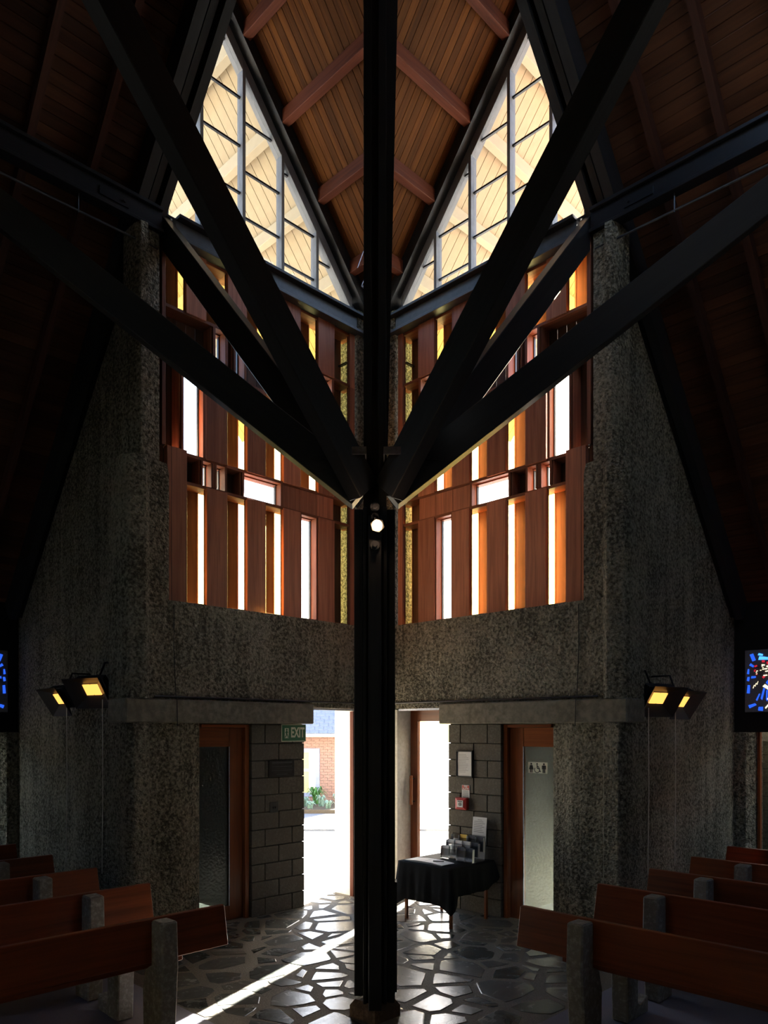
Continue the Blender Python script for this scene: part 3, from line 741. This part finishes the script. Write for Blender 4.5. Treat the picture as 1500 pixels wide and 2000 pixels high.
# ================================================================ TABLE BY THE BLOCK PIER
U0, U1, V0, V1, TZ = .05, .82, 1.19, 1.95, .655
t = thing('table', 'small square wooden table under a black cloth', 'table', P(.43, 1.57, 0))
obj('tabletop', box(FR, V0, V1, U0, U1, TZ-.025, TZ), M['door'], t)
for a in (V0+.075, V1-.03):
    for b in (U0+.10, U1-.045):
        obj('leg', box(FR, a-.016, a+.016, b-.016, b+.016, 0, TZ-.025), M['door'], t, gz, bevel=.003)
def cloth():
    bm = bmesh.new(); n = 26; top = TZ+.004
    cor = [(V0, U0), (V1, U0), (V1, U1), (V0, U1)]; nor = [(0, -1), (1, 0), (0, 1), (-1, 0)]; drop = [.05, .31, .41, .36]
    ring = []
    for k in range(4):
        a, b = cor[k], cor[(k+1) % 4]
        for j in range(n):
            f = j/n; ring.append((a[0]+(b[0]-a[0])*f, a[1]+(b[1]-a[1])*f, k, f))
    rows = []; lv = [0, .03, .15, .4, .7, 1.0]
    for f in lv:
        row = []
        for (a, b, k, s) in ring:
            nx, ny = nor[k]; kp = k if s > .5 else (k-1) % 4
            cdist = min(s, 1-s)*.76; kn = (k+1) % 4 if s > .5 else (k-1) % 4
            bl = max(0, 1-cdist/.10); mixd = drop[k]*(1-.5*bl)+drop[kn]*.5*bl
            dz = mixd+.13*max(0, 1-cdist/.11)*(drop[k] > .1)*(drop[kn] > .1)
            fold = .012*math.sin(s*19+k*2.1)+.008*math.sin(s*41+k)
            out = .006+(.016*f+fold*f+.05*bl*f)*(0.1 if k == 0 else 1)
            if s == 0:
                mx, my = nor[k][0]+nor[(k-1) % 4][0], nor[k][1]+nor[(k-1) % 4][1]; px, py = a+mx*out*.8, b+my*out*.8
            else:
                on = nor[kn]; px, py = a+nx*out+on[0]*out*.8*bl, b+ny*out+on[1]*out*.8*bl
            row.append(bm.verts.new(FR(px, max(py, .025), top-dz*f-(.004 if f else 0))))
        rows.append(row)
    m = len(ring); bm.faces.new(rows[0])
    for A_, B_ in zip(rows, rows[1:]):
        for k in range(m): bm.faces.new((A_[k], A_[(k+1) % m], B_[(k+1) % m], B_[k]))
    return bm
o = tag(obj('tablecloth', cloth(), M['cloth'], smooth=True), 'black cloth draped over the small table with hanging corners', 'tablecloth')
sm = o.modifiers.new('thick', 'SOLIDIFY'); sm.thickness = .003; sm.offset = 1
ZT = TZ+.0085
t = thing('guest_book', 'open white guest book lying on the black tablecloth', 'book', FR(1.5, .68, ZT))
for a0, a1, s in ((1.24, 1.512, 0), (1.518, 1.79, 1)):
    pr = [(a0, ZT), (a1, ZT), (a1, ZT+(.008 if s else .022)), ((a0+a1)/2, ZT+.018), (a0, ZT+(.022 if s else .008))]
    o = obj('page_block', prism([FR(a, .56, z) for a, z in pr], [FR(a, .78, z) for a, z in pr]), M['paper'], t)
tag(obj('pen', tube([FR(1.60, .70, ZT+.026), FR(1.70, .63, ZT+.024)], .006), M['plateg']), 'dark pen lying across the open guest book', 'pen')

def holder(a0, a1, b0, b1, tiers, lab, fill):
    t = thing('leaflet_holder', lab, 'holder', FR((a0+a1)/2, (b0+b1)/2, ZT)); n = len(tiers); k = (b0-b1)/n
    obj('base', box(FR, a0, a1, b1, b0, ZT, ZT+.006), M['acrylic'], t)
    for i, h in enumerate(tiers):
        b = b0-(b0-b1)*i/n; zb = ZT+.006+i*.05; s = -.12
        f = lambda a, z, e: FR(a, b+s*(z-zb)*.5+e, z)
        def pl(nm, x0, x1, zz0, zz1, e0, e1, m, par): return obj(nm, prism([f(x0, zz0, e0), f(x1, zz0, e0), f(x1, zz1, e0), f(x0, zz1, e0)], [f(x0, zz0, e1), f(x1, zz0, e1), f(x1, zz1, e1), f(x0, zz1, e1)]), m, par)
        tr = pl('tier_front', a0, a1, zb, zb+h*.75, 0, .003, M['acrylic'], t)
        pl('tier_back', a0, a1, zb, zb+h, -.035, -.032, M['acrylic'], t)
        for e in (0, 1, 2):
            x = a0+(a1-a0-.004)*e/2; pl('divider', x, x+.004, zb, zb+h*.9, -.032, 0, M['acrylic_edge'], tr)
        for e in (0, 1):
            x0 = a0+(a1-a0)*e/2+.008; x1 = a0+(a1-a0)*(e+1)/2-.008
            m = fill[(i*2+e) % len(fill)]
            if m: tag(pl('leaflet', x0, x1, zb+.002, zb+h*.95, -.026, -.014, M[m], None), 'leaflet in the %s tier of the %s acrylic holder, %s pocket' % (('lowest', 'middle', 'top')[i], 'left' if a0 < 1.6 else 'right', 'near' if e else 'far'), 'leaflet', 'leaflets in the acrylic holders')
holder(1.42, 1.655, .36, .08, (.15, .16, .17), 'left clear acrylic holder, mostly empty with a yellow leaflet', ['paper', None, 'paper', 'paper', None, 'yellowp'])
holder(1.70, 1.935, .42, .12, (.165, .17, .18), 'right clear acrylic holder filled with dark printed leaflets', ['photo', 'photo', 'paper', 'photo', 'photo', 'photo'])
t = thing('notice_sheet', 'white A4 notice standing upright behind the right leaflet holder', 'notice', FR(1.83, .07, .9))
f = lambda a, z, e: FR(a, .045+e+(1.15-z)*.10, z)
obj('sheet', prism([f(1.66, ZT, 0), f(1.86, ZT, 0), f(1.86, 1.14, 0), f(1.66, 1.14, 0)], [f(1.66, ZT, .003), f(1.86, ZT, .003), f(1.86, 1.14, .003), f(1.66, 1.14, .003)]), M['paper'], t)
for i in range(8):
    z = 1.105-i*.02; x1 = 1.84-random.uniform(0, .05)
    obj('text_line', prism([f(1.68 if i else 1.73, z, .003), f(x1 if i else 1.795, z, .003), f(x1 if i else 1.795, z+.005, .003), f(1.68 if i else 1.73, z+.005, .003)], [f(1.68 if i else 1.73, z, .004), f(x1 if i else 1.795, z, .004), f(x1 if i else 1.795, z+.005, .004), f(1.68 if i else 1.73, z+.005, .004)]), M['ink'], t)

# ================================================================ SIGNS AND FITTINGS ON THE PIERS
def place_l(ac, zc_, b):  # sign coords on the left wall: x to the right = towards smaller a
    return lambda x, y, d: FL(ac-x, b+d, zc_+y)
def place_r(ac, zc_, b): return lambda x, y, d: FR(ac+x, b+d, zc_+y)
def rect(x0, x1, y0, y1): return [(x0, y0), (x1, y0), (x1, y1), (x0, y1)]
def strip(p, q, wd):
    (x0, y0), (x1, y1) = p, q; l = math.hypot(x1-x0, y1-y0); nx, ny = -(y1-y0)/l*wd/2, (x1-x0)/l*wd/2
    return [(x0+nx, y0+ny), (x1+nx, y1+ny), (x1-nx, y1-ny), (x0-nx, y0-ny)]
pf = place_l(1.42, 2.122, .006)
t = thing('exit_sign', 'green and cream EXIT sign with running figure on the block pier', 'sign', pf(0, -.10, 0))
obj('border', poly_bm(rect(-.188, .188, -.103, .103), pf, 0, .014), M['exitw'], t, bevel=.003)
obj('face', poly_bm(rect(-.179, .179, -.094, .094), pf, .012, .0155), M['green'], t)
obj('lettering', text_bm('EXIT', .165, lambda x, y, d: pf(x+.055, y, .0155+d), .002, .005, .62), M['exitw'], t)
obj('doorway', poly_bm(rect(-.142, -.082, -.062, .058), pf, .0155, .017), M['exitw'], t)
bm = poly_bm(circ(-.112, .040, .012), pf, .017, .0185)
for p, q, wd in (((-.112, .028), (-.113, -.012), .022), ((-.113, -.01), (-.098, -.030), .012), ((-.098, -.030), (-.090, -.058), .011), ((-.113, -.01), (-.122, -.035), .012), ((-.122, -.035), (-.138, -.055), .011), ((-.112, .022), (-.094, .004), .009), ((-.113, .022), (-.132, .002), .009)):
    poly_bm(strip(p, q, wd), pf, .017, .0185, bm)
obj('running_figure', bm, M['green'], t)
pf = place_l(1.60, 1.70, .004)
t = thing('plaque', 'dark bronze plaque with raised lines of text on the left pier', 'plaque', pf(0, -.1, 0))
obj('plate', poly_bm(rect(-.19, .19, -.10, .10), pf, 0, .016), M['bronze'], t, bevel=.004)
for i in range(7):
    wd = (.15, .03, .15, .16, .155, .13, .08)[i]
    obj('text_line', poly_bm(rect(-wd, wd, .068-i*.023-(.005 if i == 0 else 0), .075-i*.023+(.005 if i == 0 else 0)), pf, .016, .018), M['plateg'] if i % 2 else M['beam_grey'], t)
pf = place_l(1.71, 1.25, .003)
t = thing('switch_plate', 'dark square switch plate low on the left block pier', 'switch', pf(0, -.06, 0))
obj('plate', poly_bm(rect(-.062, .062, -.062, .062), pf, 0, .01), M['plateg'], t, bevel=.003)
for x in (-.012, .02): obj('toggle', poly_bm(rect(x-.008, x+.008, -.014, .006), pf, .009, .02), M['bronze'], t)
# right pier
pf = place_r(1.503, 1.752, .004)
t = thing('framed_notice', 'white typed notice in a dark frame on the right pier', 'notice', pf(0, -.16, 0))
for x0, x1, y0, y1 in ((-.125, .125, .145, .163), (-.125, .125, -.163, -.145), (-.125, -.108, -.145, .145), (.108, .125, -.145, .145)):
    obj('frame_side', poly_bm(rect(x0, x1, y0, y1), pf, 0, .022), M['bronze'], t, bevel=.003)
obj('sheet', poly_bm(rect(-.108, .108, -.145, .145), pf, .002, .010), M['paper'], t)
for i in range(12):
    wd = random.uniform(.05, .085); obj('text_line', poly_bm(rect(-.085, -.085+2*wd, .11-i*.019, .114-i*.019), pf, .010, .0108), M['ink'], t)
pf = place_r(1.517, 1.425, .004)
t = thing('fire_notice', 'red and white FIRE ALARM notice under the framed sheet', 'notice', pf(0, -.075, 0))
obj('card', poly_bm(rect(-.057, .057, -.076, .076), pf, 0, .004), M['paper'], t)
obj('heading_panel', poly_bm(rect(-.052, .052, .018, .071), pf, .004, .0048), M['redp'], t)
obj('lettering', text_bm('FIRE', .030, lambda x, y, d: pf(x, y+.056, .0048+d), .001, .001), M['paper'], t)
obj('lettering', text_bm('ALARM', .027, lambda x, y, d: pf(x, y+.031, .0048+d), .001, .001), M['paper'], t)
for i in range(6): obj('text_line', poly_bm(rect(-.042, .042, .004-i*.0115, .008-i*.0115), pf, .004, .0046), M['ink'], t)
obj('text_line', poly_bm(rect(-.045, .045, -.071, -.064), pf, .004, .0046), M['plateg'], t)
pf = place_r(1.478, 1.278, .004)
t = thing('fire_alarm', 'red square fire alarm call point below the FIRE ALARM notice', 'alarm', pf(0, -.07, 0))
obj('box_body', poly_bm(rect(-.085, .085, -.072, .072), pf, 0, .05), M['red'], t, bevel=.006)
obj('raised_face', prism([pf(x, y, .05) for x, y in rect(-.082, .082, -.070, .070)], [pf(x, y, .062) for x, y in rect(-.045, .045, -.042, .042)]), M['red'], t)
obj('glass_window', poly_bm(rect(-.043, .043, -.040, .040), pf, .062, .065), M['paper'], t)
obj('button', poly_bm(circ(0, -.004, .022), pf, .065, .07), M['ink'], t)
obj('text_line', poly_bm(rect(-.034, .034, .022, .032), pf, .065, .0665), M['plateg'], t)
# toilet sign on the obscure glass of the right-hand door
pf = place_r(2.445, 1.735, -.106)
t = thing('toilet_sign', 'small cream sign of woman, wheelchair and man on the door glass', 'sign', pf(0, -.06, 0))
obj('card', poly_bm(rect(-.125, .125, -.062, .062), pf, 0, .004), M['exitw'], t)
def person_sign(cx, skirt):
    bm = poly_bm(circ(cx, .042, .011), pf, .004, .0055)
    if skirt:
        poly_bm([(cx-.016, .028), (cx+.016, .028), (cx+.03, -.02), (cx-.03, -.02)], pf, .004, .0055, bm)
        for e in (-1, 1): poly_bm(rect(cx+e*.009-.006, cx+e*.009+.006, -.055, -.02), pf, .004, .0055, bm)
    else:
        poly_bm(rect(cx-.017, cx+.017, -.012, .028), pf, .004, .0055, bm)
        for e in (-1, 1):
            poly_bm(rect(cx+e*.0095-.007, cx+e*.0095+.007, -.055, -.012), pf, .004, .0055, bm)
            poly_bm(rect(cx+e*.0225-.004, cx+e*.0225+.004, -.014, .026), pf, .004, .0055, bm)
    return bm
obj('woman_figure', person_sign(-.082, True), M['plateg'], t); obj('man_figure', person_sign(.082, False), M['plateg'], t)
bm = poly_bm(circ(-.006, .044, .009), pf, .004, .0055)
for p, q, wd in (((-.006, .034), (-.004, -.008), .011), ((-.005, .015), (.018, .013), .008), ((-.004, -.006), (.022, -.010), .010), ((.022, -.010), (.032, -.044), .010), ((.030, -.044), (.044, -.038), .008)):
    poly_bm(strip(p, q, wd), pf, .004, .0055, bm)
for k in range(3, 17):
    a, b = k*2*math.pi/18+math.pi*.45, (k+1)*2*math.pi/18+math.pi*.45
    poly_bm(strip((-.006+.033*math.cos(a), -.022+.033*math.sin(a)), (-.006+.033*math.cos(b), -.022+.033*math.sin(b)), .008), pf, .004, .0055, bm)
obj('wheelchair_figure', bm, M['plateg'], t)
# conduits and cables on the concrete
for F, sd in ((FL, 'left'), (FR, 'right')):
    tag(obj('conduit', tube([F(.42, .118, 2.50), F(1.6, .118, 2.502), F(3.30, .118, 2.50)], .011), M['black_steel']), 'thin dark conduit along the top of the %s lintel' % sd, 'pipe')
    tag(obj('cable', tube([F(3.075, .108, 3.46), F(3.078, .108, 3.0), F(3.06, .114, 2.52), F(3.06, .142, 2.46), F(3.055, .142, 2.20)], .0045, 6), M['wire']), 'thin black cable hanging down the concrete below the %s screen' % sd, 'cable')
t = thing('wire_bracket', 'bent bright wires beside the post below the ceiling fold', 'wire', W(-.2, 8.2, 7.4))
for pts in ([(710, 490), (698, 523)], [(718, 526), (706, 559)], [(706, 559), (717, 569)], [(708, 559), (714, 556)]):
    obj('wire', tube([W((x-735)/1465*8.6, 8.6, H+(1427-y)/1465*8.6) for x, y in pts], .006, 6), M['steel'], t)

# ================================================================ GAS HEATERS
def heater(F, a, b, z, lab, yaw, cord_z, tilt=1.0):
    t = thing('gas_heater', lab, 'heater', F(a, b, z), 'radiant heaters')
    # local axes: along = F b-axis, face looks outward (+a) and down
    def E(l, o, n):
        h = o*math.cos(tilt)+n*math.sin(tilt); cy, sy = math.cos(yaw), math.sin(yaw)
        return F(a+h*cy-l*sy, b+h*sy+l*cy, z+o*math.sin(tilt)-n*math.cos(tilt))
    bx = lambda l0, l1, o0, o1, n0, n1: prism([E(l0, o0, n0), E(l1, o0, n0), E(l1, o1, n0), E(l0, o1, n0)], [E(l0, o0, n1), E(l1, o0, n1), E(l1, o1, n1), E(l0, o1, n1)])
    obj('housing', bx(-.20, .20, -.13, .13, -.10, -.02), M['heater'], t, bevel=.008)
    # flared reflector made of four sheets
    i, o = [(-.12, -.08), (.12, -.08), (.12, .08), (-.12, .08)], [(-.27, -.18), (.25, -.18), (.25, .18), (-.27, .18)]
    for k in range(4):
        p, q, r, s = i[k], i[(k+1) % 4], o[(k+1) % 4], o[k]
        lo = [E(p[0], p[1], -.02), E(q[0], q[1], -.02), E(r[0], r[1], .06), E(s[0], s[1], .06)]
        hi = [E(p[0], p[1], -.014), E(q[0], q[1], -.014), E(r[0], r[1], .066), E(s[0], s[1], .066)]
        obj('reflector', prism(lo, hi), M['heater'], t)
    for l0, l1 in ((-.105, -.007), (.007, .105)): obj('burner_tile', bx(l0, l1, -.062, .062, -.02, -.008), M['glow'], t)
    obj('bracket', bar(E(.1, 0, -.09), F(UW+.01, b+.16, z+.1), .05, .05), M['heater'], t)
    obj('gas_pipe', tube([E(0, .02, -.09), F(a-.15, b, z+.30), F(UW+.03, b, z+.30)], .012, 6), M['black_steel'], t)
    ca = E(.12, -.1, .02)
    obj('pull_cord', tube([ca, ca+Vector((.004, 0, (cord_z-ca.z)*.5)), Vector((ca.x-.006, ca.y, cord_z))], .006, 6), M['cord'], t)
heater(FL, 3.66, -.55, 2.57, 'left wall heater nearer the concrete pillar, two glowing tiles', .32, .66)
heater(FL, 3.66, -1.38, 2.50, 'left wall heater farther from the pillar, tiles glowing edge-on', 0, .68)
heater(FR, 3.66, -.50, 2.48, 'right wall heater nearer the concrete pillar, tiles glowing orange', .25, .66)
heater(FR, 3.66, -1.10, 2.46, 'right wall heater nearer the stained glass, tiles glowing edge-on', 0, .68)

# ================================================================ STAINED PANELS AT THE ALCOVE ENDS
def stained(F, side):
    w = struct_empty('window_5' if side == 'left' else 'window_6', F(3.9, VE, 2.43))
    a0, a1, z0, z1 = 3.42, 4.72, 2.40, 3.24
    obj('panel', box(F, a0, a1, VE+.002, VE+.03, z0, z1), M['cast'], w, bevel=.003)
    pf = lambda x, y, d: F(a0+x, VE+.03+d, z0+y)
    rnd = random.Random(5)
    def shard(cx, cy, l, wd, ang, m, nm):
        c, s = math.cos(ang), math.sin(ang)
        pts = [(-l/2, -wd/2*rnd.uniform(.5, 1)), (l/2, -wd/2*rnd.uniform(.6, 1)), (l/2*rnd.uniform(.8, 1.1), wd/2*rnd.uniform(.5, 1)), (-l/2*rnd.uniform(.7, 1), wd/2)]
        obj(nm, poly_bm([(cx+x*c-y*s, cy+x*s+y*c) for x, y in pts], pf, -.004, .006), M[m], w)
    for cx, cy, l, wd, an, m in ((.10, .74, .10, .05, -1.2, 'gblue'), (.20, .77, .06, .03, -.3, 'gblue2'), (.24, .72, .13, .05, -.1, 'gblue2'), (.09, .63, .06, .04, -.6, 'gblue'), (.045, .55, .07, .03, 1.5, 'gblue'), (.11, .47, .06, .04, .1, 'gblue'), (.045, .45, .06, .03, 1.4, 'gblue'), (.05, .31, .11, .04, 1.5, 'gblue'), (.30, .41, .09, .04, 1.0, 'gblue'), (.17, .20, .10, .025, 1.2, 'gblue'), (.23, .24, .16, .03, 1.35, 'gblue'), (.28, .22, .16, .02, 1.55, 'gblue'), (.36, .25, .08, .05, -.4, 'gblue'), (.10, .09, .10, .05, .4, 'gblue'), (.20, .04, .06, .06, 0, 'gblue'),
                               (.235, .68, .035, .04, 0, 'gred'), (.29, .655, .03, .035, .3, 'gred'), (.14, .62, .035, .025, .4, 'gred'), (.13, .56, .035, .025, 1.3, 'gred'), (.15, .51, .02, .02, 0, 'gred'), (.24, .47, .035, .03, .6, 'gred'),
                               (.235, .63, .04, .02, 0, 'gcream'), (.26, .575, .05, .02, .2, 'gcream'), (.30, .60, .06, .02, -.6, 'gcream'), (.28, .545, .04, .015, .2, 'gcream'), (.26, .49, .05, .015, .1, 'gcream'), (.34, .63, .05, .02, .1, 'gcream'), (.275, .335, .09, .04, -.6, 'gcream'), (.28, .07, .06, .02, .9, 'gcream'), (.33, .08, .06, .03, .6, 'gcream'), (.30, .18, .04, .02, .7, 'gcream')):
        shard(cx, cy, l, wd, an, m, 'glass_piece')
    for k in range(26):
        an = k*2.4; r = .012+.0105*math.sqrt(k)
        shard(.19+r*math.cos(an), .56+r*math.sin(an), .016, .009, an, 'gdark' if k % 4 else 'gcream', 'glass_piece')
    for k in range(6): shard(.115+k*.012, .345+k*.012, .05, .008, 1.2, 'gdark' if k % 2 else 'gcream', 'glass_piece')
    for k in range(30):
        shard(rnd.uniform(.42, 1.22), rnd.uniform(.06, .78), rnd.uniform(.05, .12), rnd.uniform(.02, .05), rnd.uniform(0, 3), rnd.choice(['gblue', 'gblue', 'gred', 'gcream']), 'glass_piece')
    # low window with a light well of blocks beyond
    lw = struct('wall_%s_lightwell' % side, box(F, 3.3, 6.2, -4.68, -4.52, -.05, 2.12, box(F, 3.17, 3.29, -4.68, VE-.32, -.05, 2.34)), M['joint'])  # short end wall added to keep sunlight out of the well
    for r in range(10):
        z = r*.2+.004; off = .2 if r % 2 else 0
        for k in range(8):
            x0 = 3.3+k*.4-off
            if x0 > 6.0: continue
            obj('block', box(F, max(3.3, x0)+.004, x0+.392, -4.52, -4.50, z, z+.192), M['block2'], lw, bevel=.004)
    struct('trim_%d' % (11 if side == 'left' else 12), box(F, 3.3, 9.0, -4.3, VE-.23, 2.36, 2.46), M['smooth'])  # unseen cover slab added to dim the light well
    obj('cap_beam', box(F, 3.3, 6.2, -4.7, -4.47, 2.0, 2.28), M['smooth'], lw)
    w2 = struct_empty('window_7' if side == 'left' else 'window_8', F(4.5, VE-.1, 0))
    obj('stile', box(F, 3.54, 3.575, VE-.16, VE-.09, 0, 2.13), M['door'], w2, gz)
    obj('pane', box(F, 3.575, 6.0, VE-.13, VE-.122, .05, 2.13), M['clear'], w2)
    struct('wall_%s_end_low' % side, box(F, 6.0, NEAR, VE-.2, VE-.02, 0, 2.13), M['rough'])
stained(FL, 'left'); stained(FR, 'right')

# ================================================================ OUTSIDE
g = prism([W(-70, -30, -.5), W(70, -30, -.5), W(70, 140, -.5), W(-70, 140, -.5)], [W(-70, -30, -.065), W(70, -30, -.065), W(70, 140, -.065), W(-70, 140, -.065)])
struct('ground', g, M['ground'])
HY = 22.0; HZ = -.06
t = thing('brick_house', 'red brick house with grey slate roof seen through the open doorway', 'house', (-4, HY+2, HZ))
obj('wall', box(W, -9, -.2, HY+.03, HY+5, HZ, 2.05), M['mort2'], t)
rnd = random.Random(3)
for r in range(25):
    z = HZ+r*.083+.004
    if z > 1.97: break
    off = .12 if r % 2 else 0
    for k in range(10):
        x0 = -2.5+k*.24-off; x1 = x0+.228
        if x0 > -.35: continue
        zt = z+.075
        if x0 < -1.66 and z > .2 and zt < 1.62:
            if x1 < -1.60: continue
            x0 = max(x0, -1.655)
            if x1-x0 < .04: continue
        obj('brick', box(W, x0, x1, HY, HY+.05, z, zt), M['brick'], t)
# window of the house
wn = obj('window', box(W, -1.78, -1.66, HY-.03, HY+.1, .22, 1.63), M['paint_blue'], t)
box_b = box(W, -2.9, -1.78, HY-.03, HY+.1, 1.51, 1.63, box(W, -2.9, -1.78, HY-.03, HY+.1, .22, .33)); obj('window_frame', box_b, M['paint_blue'], t)
obj('curtain', box(W, -2.9, -1.98, HY+.012, HY+.028, .33, 1.51), M['curtain'], t)
obj('reveal', box(W, -1.98, -1.78, HY+.012, HY+.028, .33, 1.51), M['weather'], t)
obj('sash_bar', box(W, -2.9, -1.86, HY-.01, HY+.02, .95, 1.03), M['weather'], t)
obj('gutter', box(W, -9, -.1, HY-.42, HY-.28, 1.97, 2.07), M['weather'], t); obj('eave_soffit', box(W, -9, -.1, HY-.3, HY+.03, 1.975, 1.995), M['weather'], t)
sl_ = .62
obj('roof', prism([W(-9, HY-.4, 2.03), W(.1, HY-.4, 2.03), W(-1.35, HY+1.6, 2.03+1.24), W(-3, HY+4, 4.4), W(-9, HY+4, 4.4)], [W(-9, HY-.4, 1.99), W(.1, HY-.4, 1.99), W(-1.3, HY+1.8, 2.4), W(-3, HY+4.4, 2.4), W(-9, HY+4.4, 2.4)]), M['slate'], t)
for r in range(8):
    y0 = HY-.42+r*.17; z0 = 2.06+r*.17*sl_; off = .13 if r % 2 else 0
    xe = .1-(y0-HY+.4)*.72
    for k in range(12):
        x0 = -2.7+k*.26-off
        if x0+.25 > xe+.06: continue
        lo = [W(x0, y0, z0), W(x0+.252, y0, z0), W(x0+.252, y0+.19, z0+.19*sl_-.012), W(x0, y0+.19, z0+.19*sl_-.012)]
        obj('slate', prism(lo, [p+Vector((0, 0, .012)) for p in lo]), M['slate'], t)
t = thing('weatherboard_house', 'cream weatherboard wall behind the brick house roof', 'house', (0, HY+8, HZ))
obj('wall', box(W, -6, 1.2, HY+8, HY+12, HZ, 5.2), M['weather'], t)
for k in range(26): obj('weatherboard', bar(W(-6, HY+7.985, .2+k*.19), W(1.2, HY+7.985, .2+k*.19), .03, .185), M['weather'], t)
# garden bed, path
struct('garden_bed', box(W, -6, -.9, HY-2.2, HY-.05, -.06, .06), M['soil'])
struct('path', box(W, -8, 3, HY-5.4, HY-2.3, -.064, -.03), M['path'])
def clump(nm, x, y, n, h, spread, m, lab, seed, wide=.022):
    rnd = random.Random(seed); t = thing(nm, lab, 'plant', (x, y, .05))
    for i in range(n):
        an = rnd.uniform(0, 6.283); r = rnd.uniform(.3, 1)*spread; hh = h*rnd.uniform(.7, 1.1)
        b = Vector((x+rnd.uniform(-.05, .05), y+rnd.uniform(-.05, .05), .05)); d = Vector((math.cos(an), math.sin(an), 0)); s = Vector((-d.y, d.x, 0))
        pts = [(b, wide), (b+d*r*.35+Vector((0, 0, hh*.7)), wide*.9), (b+d*r*.8+Vector((0, 0, hh)), wide*.6), (b+d*r*1.15+Vector((0, 0, hh*.75)), .003)]
        bm = bmesh.new(); A_ = [bm.verts.new(p+s*q) for p, q in pts]; B_ = [bm.verts.new(p-s*q) for p, q in pts]; C_ = [bm.verts.new(p-Vector((0, 0, .008))) for p, q in pts]
        for k in range(3):
            bm.faces.new((A_[k], A_[k+1], C_[k+1], C_[k])); bm.faces.new((C_[k], C_[k+1], B_[k+1], B_[k])); bm.faces.new((B_[k], B_[k+1], A_[k+1], A_[k]))
        obj('leaf', bm, M[m], t)
    return t
clump('flax_plant', -1.72, HY-.6, 46, .46, .30, 'leaf', 'green strappy plant against the brick wall', 1, .03)
for i, (x, y, hh) in enumerate(((-1.98, HY-1.35, .26), (-1.52, HY-1.25, .30), (-1.06, HY-1.3, .36), (-1.30, HY-1.82, .22), (-1.78, HY-1.86, .20))):
    clump('silver_shrub', x, y, 34, hh, .15, 'leaf2', ['silver shrub directly in front of the strappy plant', 'silver shrub right of the strappy plant', 'tallest silver shrub, nearest the white doorway jamb', 'low silver shrub at the right of the path edge', 'lowest silver shrub at the left of the path edge'][i], 20+i, .03)
